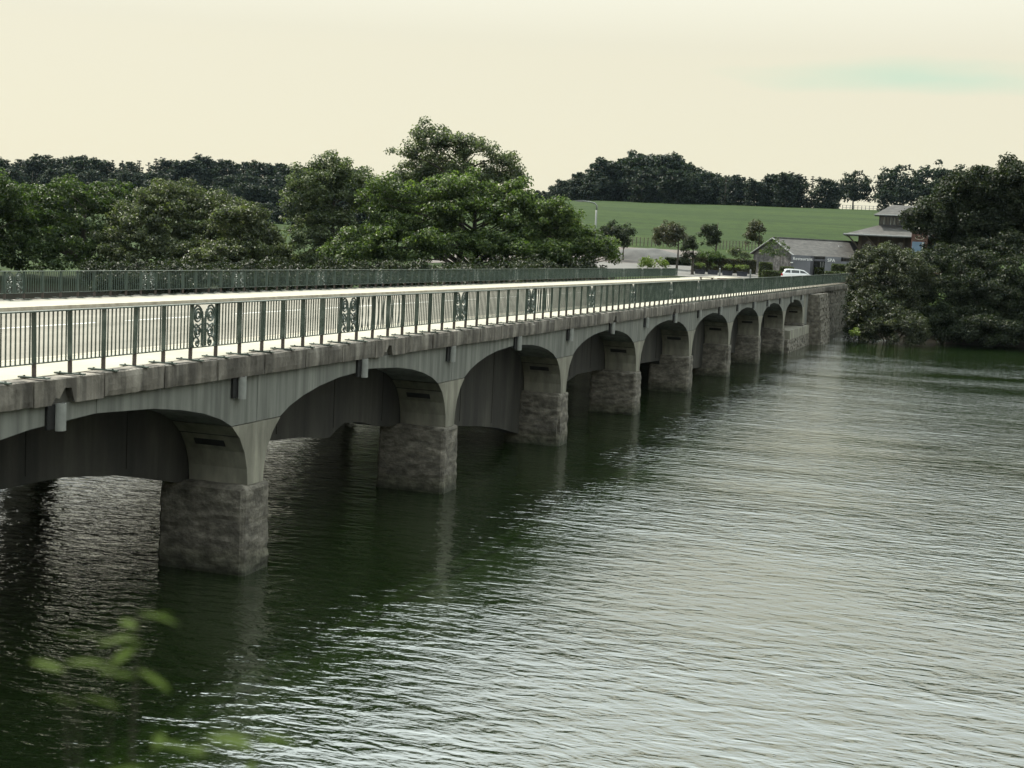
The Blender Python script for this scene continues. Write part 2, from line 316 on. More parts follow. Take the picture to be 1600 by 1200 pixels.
# water
def water_mat():
    m, N, L, b = new_mat('reservoir_water')
    t = pos_noise(N, L, 0.06, (1, 1, 1), 3)
    c = ramp(N, L, t.outputs[0], [(0.35, (0.0042, 0.0095, 0.0019)), (0.7, (0.0068, 0.0135, 0.0028))])
    L.new(c.outputs[0], b.inputs['Base Color'])
    b.inputs['Roughness'].default_value = 0.04; b.inputs['IOR'].default_value = 4.2
    g = N.new('ShaderNodeNewGeometry')
    def nz(scale, st, rot, detail, rough=0.55, dist=0.0):
        mp = N.new('ShaderNodeMapping'); mp.inputs['Scale'].default_value = st; mp.inputs['Rotation'].default_value = (0, 0, rot)
        n = N.new('ShaderNodeTexNoise'); n.inputs['Scale'].default_value = scale; n.inputs['Detail'].default_value = detail; n.inputs['Roughness'].default_value = rough
        n.inputs['Distortion'].default_value = dist
        L.new(g.outputs['Position'], mp.inputs[0]); L.new(mp.outputs[0], n.inputs['Vector']); return n.outputs[0]
    def madd(a, k, bb=None):
        x = N.new('ShaderNodeMath'); x.operation = 'MULTIPLY_ADD'; L.new(a, x.inputs[0]); x.inputs[1].default_value = k
        if bb is None: x.inputs[2].default_value = 0
        else: L.new(bb, x.inputs[2])
        return x.outputs[0]
    h = madd(nz(0.6, (0.75, 1.35, 1), -0.55, 2), 0.052)
    h = madd(nz(2.3, (0.68, 1.5, 1), -0.28, 3, 0.5, 0.5), 0.056, h)
    h = madd(nz(6.5, (0.65, 1.5, 1), -0.1, 2, 0.5), 0.012, h)
    gust = nz(0.09, (0.6, 1.6, 1), -0.5, 4)
    gr = N.new('ShaderNodeMapRange'); gr.inputs[1].default_value = 0.35; gr.inputs[2].default_value = 0.65; gr.inputs[3].default_value = 0.45; gr.inputs[4].default_value = 1.35
    L.new(gust, gr.inputs[0])
    hm = N.new('ShaderNodeMath'); hm.operation = 'MULTIPLY'; L.new(h, hm.inputs[0]); L.new(gr.outputs[0], hm.inputs[1])
    bp = N.new('ShaderNodeBump'); bp.inputs['Strength'].default_value = 1.0; bp.inputs['Distance'].default_value = 1.0
    L.new(hm.outputs[0], bp.inputs['Height']); L.new(bp.outputs[0], b.inputs['Normal'])
    return m
M['water'] = water_mat()
def ground_mat():
    m, N, L, b = new_mat('grass_ground')
    t = pos_noise(N, L, 0.5, (1, 1.0, 1), 6); c = ramp(N, L, t.outputs[0], [(0.3, (0.011, 0.024, 0.004)), (0.55, (0.017, 0.034, 0.005)), (0.75, (0.026, 0.044, 0.008))]).outputs[0]
    s = pos_noise(N, L, 1.0, (0.02, 0.16, 0.2), 4, rot=(0, 0, 0.15)); f = ramp(N, L, s.outputs[0], [(0.35, (0.62, 0.72, 0.6)), (0.65, (1.28, 1.15, 1.2))])
    c = mixc(N, L, 1.0, c, f.outputs[0], 'MULTIPLY')
    g = N.new('ShaderNodeNewGeometry'); sp = N.new('ShaderNodeSeparateXYZ'); L.new(g.outputs['Position'], sp.inputs[0])   # bare muddy bank along the water
    mr = N.new('ShaderNodeMapRange'); mr.inputs[1].default_value = 0.9; mr.inputs[2].default_value = 2.2; L.new(sp.outputs[2], mr.inputs[0])
    c = mixc(N, L, mr.outputs[0], (0.022, 0.020, 0.015), c)
    L.new(c, b.inputs['Base Color']); b.inputs['Roughness'].default_value = 0.95; b.inputs['Specular IOR Level'].default_value = 0.1
    h = pos_noise(N, L, 1.2, (1, 1, 1), 6); bump(N, L, b, h.outputs[0], 0.6, 0.15)
    return m
M['grass'] = ground_mat()

# ------------------------------------------------------------------ terrain, water
def sstep(a, b, x):
    t = np.clip((x-a)/(b-a), 0, 1); return t*t*(3-2*t)
LP = np.array([[0, 0.5], [125, 0.8], [140, 1.8], [165, 2.6], [200, 4.0], [300, 8.0], [380, 12], [520, 20], [640, 23], [1200, 20], [4000, 30]])
RP = np.array([[0, 4.4], [150, 4.4], [166, 4.5], [178, 5.0], [192, 5.8], [206, 7.2], [216, 8.2], [300, 14.6], [380, 19.6], [430, 21.9], [450, 22.2], [520, 21], [1200, 18], [4000, 30]])
SH = np.array([[-900, -200], [-400, -60], [-140, 46], [-100, 84], [-85, 95], [-60, 107], [-40, 113], [-16, 118], [-1.7, 118.4], [-1.0, 158], [3, 146], [6, 136], [14, 136], [25, 139], [60, 144], [150, 130], [500, 60]])
def height(x, y):
    x = np.asarray(x, float); y = np.asarray(y, float)
    D = np.hypot(x-CAM[0], y-CAM[1]); az = np.arctan2(x-CAM[0], y-CAM[1])
    lp = np.interp(D, LP[:, 0], LP[:, 1]); rp = np.interp(D, RP[:, 0], RP[:, 1])
    w = sstep(-0.47, -0.27, az)
    p = lp*(1-w)+rp*w
    p = p + np.clip((az+0.15)*4.0, -1.0, 1.6)*sstep(300, 430, D)
    s = y-np.interp(x, SH[:, 0], SH[:, 1])
    rampw = np.where((x > -17) & (x < -1.2), 1.5, 9.0)
    far = np.where(s < 0, -1.6, -1.6+(p+1.6)*sstep(-1.5, 1.0, s/rampw*2-0.6))
    sn = 8.5+1.2*np.sin(x*0.21)-y
    near = np.where(sn > -4, -1.6+7.2*sstep(-4, 7.0, sn), -1.6)
    return np.maximum(far, near)
def axis(parts):
    out = []
    for a, b, st in parts: out += list(np.arange(a, b, st))
    return np.array(out+[parts[-1][1]])
xs = axis([(-3000, -700, 150), (-700, -300, 20), (-300, -130, 8), (-130, 40, 2.0), (40, 120, 6), (120, 400, 20), (400, 3000, 150)])
ys = axis([(-600, -30, 40), (-30, 20, 1.5), (20, 80, 6), (80, 230, 2.0), (230, 520, 8), (520, 900, 30), (900, 4200, 150)])
GX, GY = np.meshgrid(xs, ys)
GZ = height(GX, GY)
tag(link('ground', grid_mesh('ground', len(xs), len(ys), (GX, GY, GZ), M['grass'])), kind='structure')
wx = axis([(-900, 500, 100)]); wy = axis([(-300, 180, 60)]); WX, WY = np.meshgrid(wx, wy)
tag(link('water', grid_mesh('water', len(wx), len(wy), (WX, WY, WX*0), M['water'])), kind='structure')
def drape(name, poly, step, mat, dz, kind='structure'):
    """A sheet laid over the ground inside a quadrilateral given by four plan corners."""
    (a, b, c, d) = [np.array(p, float) for p in poly]
    n = max(2, int(max(np.linalg.norm(b-a), np.linalg.norm(d-c))/step)+1); m_ = max(2, int(max(np.linalg.norm(d-a), np.linalg.norm(c-b))/step)+1)
    u, v = np.meshgrid(np.linspace(0, 1, n), np.linspace(0, 1, m_))
    P = (a*(1-u[..., None])+b*u[..., None])*(1-v[..., None])+(d*(1-u[..., None])+c*u[..., None])*v[..., None]
    o = link(name, grid_mesh(name, n, m_, (P[..., 0], P[..., 1], height(P[..., 0], P[..., 1])+dz), mat)); tag(o, kind=kind); return o
drape('car_park', [(-40, 156), (6, 156), (6, 181), (-36, 183)], 1.0, M['carpark'], 0.05)
drape('gravel_yard', [(-58, 170), (-24, 181), (-26, 204), (-58, 198)], 1.0, M['gravel'], 0.06)

# ------------------------------------------------------------------ the bridge
SPAN, YP0 = 11.38, 26.42
ZB, ZT = 4.24, 4.68
Y_A, Y_B = 3.0, 160.0           # bridge ends
NP = list(range(-1, 9))
ARC = [(0, 1.9), (0.04, 2.25), (0.16, 2.62), (0.38, 2.95), (0.70, 3.22), (1.15, 3.43), (1.8, 3.61), (2.6, 3.76), (3.6, 3.88), (5.36, 3.97)]
HW = 0.33
bridge = empty('road_bridge', (0, 0, 0))
tag(bridge, 'long low concrete road bridge with a row of arches crossing the reservoir', 'bridge')
def arc_pts(yc, side, zmax=99, zmin=-9):
    return [(yc+side*(HW+d), z) for d, z in ARC if zmin <= z <= zmax]
def leaf(x0, x1, near):
    """One ribbon of arches: pier shafts, spandrel panels between them. x0 is the outer face."""
    inner = x1
    zj = 3.22
    for i in NP:
        yc = YP0+SPAN*i
        pier = MB()
        poly = arc_pts(yc, -1, zj)[::-1] + arc_pts(yc, 1, zj)
        pier.prism_yz(poly, min(x0, x1)+0.0, max(x0, x1)+(0.012 if near else 0))
        po = pier.build('pier', M['shaft'], bridge)
        if near:
            # vent slot in the pier's face, its dark hollow painted by a black slab
            fz = lambda z: yc-HW-float(np.interp(z, [a[1] for a in ARC], [a[0] for a in ARC]))
            v = MB(); v.prism_yz([(fz(2.72)-0.012, 2.72), (fz(2.79)-0.012, 2.79), (fz(2.86)-0.012, 2.86), (fz(2.86)+0.06, 2.86), (fz(2.72)+0.06, 2.72)], -1.12, -0.40); v.build('vent_slot', M['void'], po)
            j = MB(); j.prism_yz([(fz(2.97)-0.006, 2.97), (fz(2.99)-0.006, 2.99), (fz(2.99)+0.05, 2.99), (fz(2.97)+0.05, 2.97)], -1.395, -0.02); j.build('joint', M['void'], po)
        b = link('pier_base', rough_box('pier_base', -2.0 if near else x1-0.5, 0.10 if near else x0+0.1, yc-0.60, yc+0.58, -1.2, 1.9, 0.09 if near and i < 5 else 0.16, 0.032, 1.9, M['base'], seed=i+(0 if near else 20), taper=0.05, rnd=0.05, chips=0.10, zs=2.8), po)
    for i in NP:
        yc = YP0+SPAN*i; yn = yc+SPAN; g = 0.018
        ym = (yc+yn)/2
        # half panels: from the pier's centre joint to the crown joint
        A = [(yc+g/2, 3.24)] + [(yc+HW+d, z) for d, z in ARC if z > 3.23]
        A = [(yc+g/2, 3.24), (yc+HW+0.71, 3.24)] + [(yc+HW+d, z) for d, z in ARC if z > 3.25]
        A[-1] = (ym-g/2, 3.97)
        A += [(ym-g/2, ZB), (yc+g/2, ZB)]
        B = [(2*ym-y, z) for y, z in A][::-1]
        if i < NP[-1]:
            for P in (A, B):
                mb = MB(); mb.prism_yz(P, min(x0, x1), max(x0, x1)); mb.build('spandrel_panel', M['concrete'], bridge)
    return
leaf(0.0, -1.4, True)
leaf(-13.9, -15.3, False)
# panel closing on the near bank, off to the left
mb = MB(); y0 = YP0-SPAN
mb.prism_yz([(y0-6, -1), (y0-5.2, 3.9), (y0-2, 3.8), (y0-0.8, 3.24), (y0-0.01, 3.24), (y0-0.01, ZB), (y0-12, ZB), (y0-12, -1)], -1.4, 0.0); mb.build('spandrel_panel', M['concrete'], bridge)
# deck slab
mb = MB(); mb.box(-15.3, -0.02, Y_A, 119.0, 3.985, 4.50); mb.build('deck_slab', M['deck'], bridge)
mb = MB(); mb.box(-14.9, -1.45, 119.0, Y_B, 2.0, 4.50); mb.build('deck_fill', M['deck'], bridge)
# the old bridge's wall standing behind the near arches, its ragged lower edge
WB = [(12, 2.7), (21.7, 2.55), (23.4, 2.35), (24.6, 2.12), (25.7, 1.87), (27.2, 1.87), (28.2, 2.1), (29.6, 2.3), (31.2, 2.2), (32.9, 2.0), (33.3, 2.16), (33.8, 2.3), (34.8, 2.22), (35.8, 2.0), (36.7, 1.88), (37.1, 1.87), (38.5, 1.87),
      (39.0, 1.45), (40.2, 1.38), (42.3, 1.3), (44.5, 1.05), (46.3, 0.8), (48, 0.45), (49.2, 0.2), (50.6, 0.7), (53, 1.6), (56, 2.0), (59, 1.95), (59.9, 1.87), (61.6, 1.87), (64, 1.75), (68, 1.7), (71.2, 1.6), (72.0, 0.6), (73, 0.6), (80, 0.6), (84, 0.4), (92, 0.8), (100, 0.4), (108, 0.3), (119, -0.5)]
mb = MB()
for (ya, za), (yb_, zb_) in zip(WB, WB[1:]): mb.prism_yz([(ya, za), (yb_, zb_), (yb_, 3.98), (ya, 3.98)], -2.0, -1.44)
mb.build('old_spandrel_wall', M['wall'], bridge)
# drip lines: board-marked joints of the old wall
for y in np.arange(14.5, 118, 3.1):
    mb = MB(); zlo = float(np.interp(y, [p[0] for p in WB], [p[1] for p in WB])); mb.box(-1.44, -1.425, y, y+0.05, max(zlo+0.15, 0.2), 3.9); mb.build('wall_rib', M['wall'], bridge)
# coping blocks, some chipped
cop = [rough_box('coping_block', -0.34, 0.12, 0.01, 1.885, ZB+0.003, ZT, 0.12, 0.012, 4.0, M['coping'], seed=k+3, rnd=0.018, chips=0.03+0.05*(k % 3 == 1)) for k in range(6)]
crng = random.Random(4)
def broken_block(seed):
    """A block with a chunk knocked out of its lower edge."""
    m2 = MB(); r = random.Random(seed)
    prof = [(0.01, ZT-0.015), (0.01, ZB+0.003), (0.45, ZB+0.003), (0.55, ZB+0.12), (0.66, ZB+0.10), (0.80, ZB+0.27), (0.98, ZB+0.26), (1.03, ZB+0.10), (1.08, ZB+0.003), (1.885, ZB+0.003), (1.885, ZT-0.015)]
    m2.prism_yz(prof[::-1], -0.30, 0.105); return m2.mesh('coping_block', M['coping'])
brk = broken_block(1)
BLK = 1.8967
yb = 24.6-BLK*11; k = 0
while yb < Y_B-1:
    nearest = min(abs(yb-t) for t in (18.2, 32.9, 55.5, 67))
    me = brk if nearest < BLK/2 else crng.choice(cop)
    o = link('coping_block', me, bridge, (crng.uniform(-0.012, 0.012), yb, crng.uniform(-0.008, 0.008)))
    mo = link('coping_block', crng.choice(cop), bridge, (-15.2, yb+BLK, 0), math.pi)
    mo.location = (-15.18, yb+BLK, 0); yb += BLK
# half-round downpipes hanging below the coping
def half_pipe():
    mb = MB(); n = 12; r = 0.105
    ring = []
    for a in range(n+1):
        t = rad(-95+200*a/n); ring.append((r*math.cos(t), r*math.sin(t)))
    ring += [(0.82*x, 0.82*y) for x, y in ring[::-1]]
    mb.prism_xy([(x, y) for x, y in ring], 3.80, ZB+0.02); return mb.mesh('drain_pipe', M['pipe'], False)
hp = half_pipe()
dk = MB().box(0.0, 0.05, -0.30, -0.02, 3.83, ZB-0.004).mesh('pipe_shade_back', M['void'])  # black plate that paints the shade inside the open half pipe
for k in range(22):
    y = 19.6+5.98*k
    if y > 123: break
    o = link('drain_pipe', hp, bridge, (0.085, y, 0)); link('pipe_shade_back', dk, o, (-0.08, 0.02, 0))
# abutment: concrete cheek, ledge, rubble masonry with a battered buttress
ab = empty('abutment', (0, 0, 0), parent=bridge)
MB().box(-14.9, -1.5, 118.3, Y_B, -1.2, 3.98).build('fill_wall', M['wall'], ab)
MB().box(-1.4, -0.05, 118.35, 120.5, 1.7, ZB-0.004).build('concrete_cheek', M['concrete'], ab)
MB().box(-1.4, 0.0, 117.6, 118.3, 1.3, ZB-0.004).build('pilaster', M['shaft'], ab)
MB().box(-1.5, 0.22, 108.6, 120.3, 0.95, 1.65).build('ledge', M['shaft'], ab)
def rubble(name, face, nu, nv, size, seed, thick=0.16):
    """Individual stones on a battered face given by a function (u, v) -> point, outward normal."""
    r = random.Random(seed); mb = MB()
    for j in range(nv):
        u = r.uniform(-0.5, 0)*size
        while u < nu:
            w = size*r.uniform(0.8, 2.0)
            p00, nn = face(u+0.015, j*size*0.62+0.012); p10, _ = face(min(u+w, nu)-0.015, j*size*0.62+0.012); p01, _ = face(u+0.015, (j+1)*size*0.62-0.012); p11, _ = face(min(u+w, nu)-0.015, (j+1)*size*0.62-0.012)
            o = [Vector(nn)*r.uniform(0.0, thick) for _ in range(4)]
            a = [Vector(p00), Vector(p10), Vector(p11), Vector(p01)]; n3 = Vector(nn)*0.35
            mb.add([q-n3 for q in a]+[a[i]+o[i] for i in range(4)], [(4,5,6,7),(0,1,5,4),(1,2,6,5),(2,3,7,6),(3,0,4,7)])
            u += w
    return mb
def batter(xtop, xbot, y, z0, z1):
    def f(u, v):
        t = v/(z1-z0); return (xbot+(xtop-xbot)*t, y+u, z0+v), (1, 0, 0.1)
    return f
tag(rubble('low', batter(0.15, 0.3, 107.5, -0.4, 0.95), 12.8, 5, 0.45, 1, 0.10).build('rubble_masonry', M['rubble'], ab), kind='stuff')
tag(rubble('butt', batter(0.80, 1.25, 120.6, -0.4, 4.2), 6.5, 15, 0.5, 2, 0.14).build('buttress_stones', M['rubble'], ab), kind='stuff')
def nearface(u, v):
    t = v/4.6; return (-1.2+u*(2.0+0.45*(1-t))/2.9, 120.4, -0.4+v), (0, -1, 0)
tag(rubble('buttn', nearface, 2.9, 15, 0.42, 5, 0.08).build('buttress_stones', M['rubble'], ab), kind='stuff')
mb = MB(); mb.prism_xz([(-1.3, -1), (1.1, -1), (0.7, 4.2), (-1.3, 4.2)], 120.55, 127.0); mb.build('buttress_core', M['rubble'], ab)
tag(rubble('wing', batter(-0.05, 0.2, 127.1, -0.4, 4.2), 32.0, 15, 0.55, 3, 0.10).build('wing_wall', M['rubble'], ab), kind='stuff')
MB().box(-1.4, -0.15, 127.1, Y_B, -1, 4.2).build('wing_core', M['rubble'], ab)

# road surface, footways, markings
def strip(name, x0, x1, z0, z1, mat, y0=Y_A-30, y1=Y_B):
    o = MB().box(x0, x1, y0, y1, z0, z1).build(name, mat); tag(o, kind='structure'); return o
strip('road', -12.55, -2.45, 4.502, 4.565, M['road'], -40, 166)
strip('pavement', -2.25, -0.345, 4.502, 4.672, M['foot'])
strip('kerb', -2.44, -2.26, 4.502, 4.676, M['kerb'])
strip('far_kerb', -12.74, -12.56, 4.502, 4.676, M['kerb'])
strip('far_pavement', -14.84, -12.75, 4.502, 4.672, M['foot'])
strip('road_edge_line', -3.05, -2.92, 4.5655, 4.569, M['paint'])
for y in np.arange(-20, 158, 6.0):
    o = MB().box(-8.45, -8.36, y, y+4.6, 4.5655, 4.569).build('centre_line', M['paint']); tag(o, kind='structure')

# ------------------------------------------------------------------ railings
PS = 0.9483
def post_mesh(mat):
    mb = MB(); mb.box(-0.040, 0.040, -0.014, 0.014, 0.26, 1.085); return mb.mesh('post', mat)
def post_foot_mesh():
    mb = MB(); mb.box(-0.037, 0.037, -0.0135, 0.0135, 0.028, 0.26); return mb.mesh('post_foot', M['foot_steel'])
def plate_mesh():
    mb = MB(); mb.box(-0.29, 0.29, -0.05, 0.05, 0.004, 0.028)
    for x in (-0.2, 0.2): mb.tube([(x, 0, 0.02), (x, 0, 0.045)], 0.018, 6)
    return mb.mesh('base_plate', M['rail'])
def bar_mesh(mat, bend=0.0):
    mb = MB()
    if not bend: mb.box(-0.0125, 0.0125, -0.006, 0.006, 0.24, 1.09)
    else:
        zs = [0.24, 0.4, 0.55, 0.7, 0.85, 1.0, 1.09]
        for a, b2 in zip(zs, zs[1:]):
            ya = bend*math.sin(math.pi*(a-0.24)/0.85); yb_ = bend*math.sin(math.pi*(b2-0.24)/0.85)
            mb.add([(-0.0125, ya-0.006, a), (0.0125, ya-0.006, a), (0.0125, ya+0.006, a), (-0.0125, ya+0.006, a), (-0.0125, yb_-0.006, b2), (0.0125, yb_-0.006, b2), (0.0125, yb_+0.006, b2), (-0.0125, yb_+0.006, b2)],
                   [(0,1,5,4),(1,2,6,5),(2,3,7,6),(3,0,4,7)])
    return mb.mesh('baluster', mat)
def spiral(cy, cz, r0, turns, a0, sgn, n=26):
    return [(0, cy+sgn*r0*(1-0.82*t/n)*math.cos(a0+2*math.pi*turns*t/n), cz+r0*(1-0.82*t/n)*math.sin(a0+2*math.pi*turns*t/n)) for t in range(n+1)]
def scroll_mesh(mat):
    mb = MB(); W = PS
    for s in (-1, 1):
        c = s*0.235
        mb.tube(spiral(c, 0.86, 0.155, 2.1, math.pi*0.0, -s), 0.022, 5)                  # upper volute
        mb.tube(spiral(c, 0.53, 0.125, 1.9, math.pi*0.0, -s), 0.021, 5)                  # middle volute
        mb.tube(spiral(c, 0.33, 0.085, 1.4, math.pi*0.5, s), 0.019, 5)                   # foot curl
        arch = [(0, s*(0.075+0.0), 0.26), (0, s*0.07, 0.5), (0, s*0.06, 0.74), (0, s*0.07, 0.88), (0, s*0.11, 0.99), (0, s*0.19, 1.05), (0, s*0.28, 1.06), (0, s*0.36, 1.01), (0, s*0.41, 0.92), (0, s*0.42, 0.78), (0, s*0.39, 0.68), (0, s*0.32, 0.64)]
        mb.tube(arch, 0.021, 5)
        mb.tube([(0, s*0.12, 0.70), (0, s*0.2, 0.66), (0, s*0.30, 0.70), (0, s*0.40, 0.62), (0, s*0.42, 0.5), (0, s*0.36, 0.40)], 0.021, 5)
        mb.tube([(0, s*0.025, 0.25), (0, s*0.025, 0.8), (0, s*0.06, 0.95)], 0.013, 5)
        mb.tube([(0, s*0.36, 0.25), (0, s*0.42, 0.32), (0, s*0.36, 0.42), (0, s*0.28, 0.44)], 0.020, 5)
        mb.box(-0.012, 0.012, s*0.45-0.01, s*0.45+0.01, 0.25, 1.085)
    return mb.mesh('scroll_panel', mat)
def railing(x, z, hs, mat, y0, n, label, first_bars, drop=None, bent=()):
    root = empty('railing', (x, y0, z)); root.scale = (1, 1, hs)
    tag(root, label, 'railing')
    pm, fm, bm_, sm, plm = post_mesh(mat), post_foot_mesh(), bar_mesh(mat), scroll_mesh(mat), plate_mesh()
    bents = [bar_mesh(mat, b) for b in (0.05, -0.06, 0.09)]
    top = MB(); low = MB(); rest = MB(); L_ = n*PS
    top.box(-0.055, 0.055, -0.05, L_+0.05, 1.086, 1.108); top.build('top_rail', mat, root)
    low.box(-0.02, 0.02, -0.03, L_+0.03, 0.232, 0.252); low.build('bottom_rail', mat, root)
    nb = 0; prng = random.Random(n)
    for i in range(n+1):
        p = link('post', pm, root, (0, i*PS, 0)); p.rotation_euler = (prng.gauss(0, 0.006), prng.gauss(0, 0.008), prng.gauss(0, 0.03)); link('post_foot', fm, p); link('base_plate', plm, p)
        if i == n: break
        if i % 15 in (0, 7):
            link('scroll_panel', sm, root, (0, (i+0.5)*PS, 0)); continue
        for q in range(7):
            y = i*PS+PS*(q+1)/8
            if nb < first_bars and i > 8-9:
                me = bents[(i*3+q*5) % 3] if (i, q % 2) in bent else bm_
                link('baluster', me, root, (0, y, 0)); nb += 1
            else:
                rest.box(-0.0125, 0.0125, y-0.006, y+0.006, 0.24, 1.09)
    tag(rest.build('balusters', mat, root), kind='stuff')
    return root
# the scroll panels stand every seven and eight bays; one is at y = 23.97
Y_R = 23.97-PS*15
railing(-0.15, ZT, 1.0, M['rail'], Y_R, 157, 'green iron railing with scroll panels along the near edge of the bridge', 300, bent=((23, 0), (23, 1), (24, 1), (25, 0), (38, 1), (39, 0)))
railing(-15.12, ZT, 0.83, M['railfar'], Y_R+PS*7, 128, 'green railing, sunlight put into its colour, along the far edge of the bridge before the trees', 300)

# ------------------------------------------------------------------ trees and plants
def leaf_cloud(rng, centers, radii, ls, k=9.0, flat=0.75, up=0.55, aspect=0.6):
    """Vertices and quads of many small leaf-sized faces gathered in clumps."""
    cs, ns, ws = [], [], []
    for c, r in zip(centers, radii):
        n = max(6, int(k*r*r/(ls*ls)))
        d = rng.normal(size=(n, 3)); d /= np.linalg.norm(d, axis=1, keepdims=True)+1e-9
        rr = r*(rng.random(n)**0.45)[:, None]
        p = d*rr*np.array([1, 1, flat]) + c
        nn = d*0.7+np.array([0, 0, up])+rng.normal(size=(n, 3))*0.55
        cs.append(p); ns.append(nn)
    P = np.concatenate(cs); Nn = np.concatenate(ns); Nn /= np.linalg.norm(Nn, axis=1, keepdims=True)
    t = rng.normal(size=P.shape); t -= Nn*(t*Nn).sum(1, keepdims=True); t /= np.linalg.norm(t, axis=1, keepdims=True)
    b = np.cross(Nn, t); s = ls*rng.uniform(0.6, 1.35, (len(P), 1))
    fold = Nn*s*0.14
    v = np.stack([P-t*s*0.55-fold, P+b*s*aspect*0.5+fold, P+t*s*0.55-fold, P-b*s*aspect*0.5+fold], 1).reshape(-1, 3)
    q = np.arange(len(P)*4).reshape(-1, 4)
    return v, q
def fill_lobes(rng, lobes, rc, dens=2.2, lo=0.5):
    """Clump centres scattered through the outer shell of several ellipsoids (centre, radii)."""
    C_, R_ = [], []
    for c, r in lobes:
        r = np.array(r, float); n = max(5, int(dens*(r[0]*r[2]+r[1]*r[2]+r[0]*r[1])/3/(rc*rc)*1.6))
        d = rng.normal(size=(n, 3)); d /= np.linalg.norm(d, axis=1, keepdims=True)
        d[:, 2] = np.where(d[:, 2] < -0.55, -d[:, 2]*0.5, d[:, 2])
        f = lo+(1-lo)*rng.random((n, 1))**0.6
        C_.append(np.array(c)+d*r*f*0.94); R_.append(rc*rng.uniform(0.6, 1.35, n))
    return np.concatenate(C_), np.concatenate(R_)
def wood_mesh(rng, top, centers, r0, n_limb=26, lean=(0, 0), base_z=-0.3):
    mb = MB(); m = 6; pts, rs = [], []
    for i in range(m+1):
        t = i/m; pts.append((lean[0]*t+rng.normal()*0.05*top*0.1, lean[1]*t+rng.normal()*0.05*top*0.1, base_z+(top-base_z)*t)); rs.append(r0*(1.35 if i == 0 else 1)*(1-0.72*t))
    mb.tube(pts, rs, 8)
    idx = rng.permutation(len(centers))[:n_limb]
    for j in idx:
        c = np.array(centers[j]); h = np.clip((c[2]-0.35*np.hypot(c[0], c[1]))/max(top, 0.1), 0.22, 0.97)
        k = h*m; i0 = int(min(k, m-1)); f = k-i0
        a = np.array(pts[i0])*(1-f)+np.array(pts[i0+1])*f
        mid = a*0.5+c*0.5+np.array([0, 0, 0.10*np.linalg.norm(c-a)])+rng.normal(size=3)*0.05*np.linalg.norm(c-a)
        rr = r0*(1-0.7*h)*0.42
        mb.tube([tuple(a), tuple(a*0.6+mid*0.4), tuple(mid), tuple(c)], [rr, rr*0.8, rr*0.55, rr*0.15], 5, cap=False)
    return mb.mesh('trunk', M['bark'], True)
def cloud_mesh(name, v, q, mat):
    me = bpy.data.meshes.new(name); set_mesh(me, v, q); me.materials.append(mat); return me
SEED = [11]
def tree_px(name, label, cat, bpx, bD, lobes, ls, rc, mat, trunk_top, trunk_r, base_z=None, k=9.0, dens=2.2, limbs=30, group=None, lo=0.5, up=0.55, flat=0.75, deep=1.0, low=0.15, grow=1.1):
    ls *= 0.76; k *= 1.1; dens *= 1.12
    """A tree or bush that stands at ground distance bD; lobes are (px, py, rx px, ry px, depth offset m), measured from the photo at that distance."""
    SEED[0] += 1; rng = np.random.default_rng(SEED[0])
    p = at(bpx, 500, bD); bz = float(height(p[0], p[1])) if base_z is None else base_z
    az = math.atan2(p[0]-CAM[0], p[1]-CAM[1])
    root = empty(name, (p[0], p[1], bz), -az)
    s = bD/FPX; L_ = []
    for px, py, rx, ry, dy in lobes:
        w = at(px, py, bD+dy)-np.array([p[0], p[1], bz]); ca, sa = math.cos(az), math.sin(az)
        x = w[0]*ca-w[1]*sa; y = w[0]*sa+w[1]*ca
        ss = (bD+dy)/FPX
        L_.append(((x, y, w[2]), (rx*ss*grow, rx*ss*0.85*deep, ry*ss*grow)))
    C_, R_ = fill_lobes(rng, L_, rc, dens, lo)
    ok = C_[:, 2] > low; C_, R_ = C_[ok], R_[ok]
    v, q = leaf_cloud(rng, C_, R_, ls, k, flat, up)
    v[:, 2] = np.maximum(v[:, 2], -0.1 if low > 0 else 0.03-bz)
    link('trunk', wood_mesh(rng, trunk_top, C_, trunk_r, limbs), root)
    link('crown', cloud_mesh('crown', v, q, mat), root)
    tag(root, label, cat, group); return root
# left bank
tree_px('alder_tree', 'broad olive green tree domed over smaller bushes at the far left bank', 'tree', 300, 138, [(285, 338, 90, 54, 0), (350, 378, 75, 50, -2), (230, 385, 75, 60, -2), (310, 405, 90, 40, -4), (260, 318, 50, 34, 0)], 0.31, 0.80, M['leaf_bush'], 6.0, 0.30, limbs=40, flat=0.6)
tree_px('dark_oak', 'dark green tree filling the left end of the far bank above the grass', 'tree', 130, 142, [(120, 332, 72, 58, 0), (60, 360, 70, 62, 2), (180, 318, 45, 34, 2), (110, 395, 90, 45, -2)], 0.36, 0.95, M['leaf_green'], 7.0, 0.35, limbs=40, flat=0.5)
tree_px('dark_oak', 'dark tree at the outer left edge of the bank, beside the broad olive tree group', 'tree', -20, 140, [(-20, 350, 80, 75, 0), (-60, 400, 70, 50, 0)], 0.36, 0.95, M['leaf_green'], 7.0, 0.35, limbs=30)
tree_px('willow_bush', 'silvery green bush sloping down to the right of the olive tree', 'bush', 400, 132, [(375, 345, 42, 34, 0), (395, 370, 45, 36, 0), (400, 398, 45, 30, -2), (340, 405, 50, 30, -3), (430, 408, 28, 24, -2)], 0.29, 0.72, M['leaf_bush'], 4.0, 0.16, limbs=30, flat=0.6)
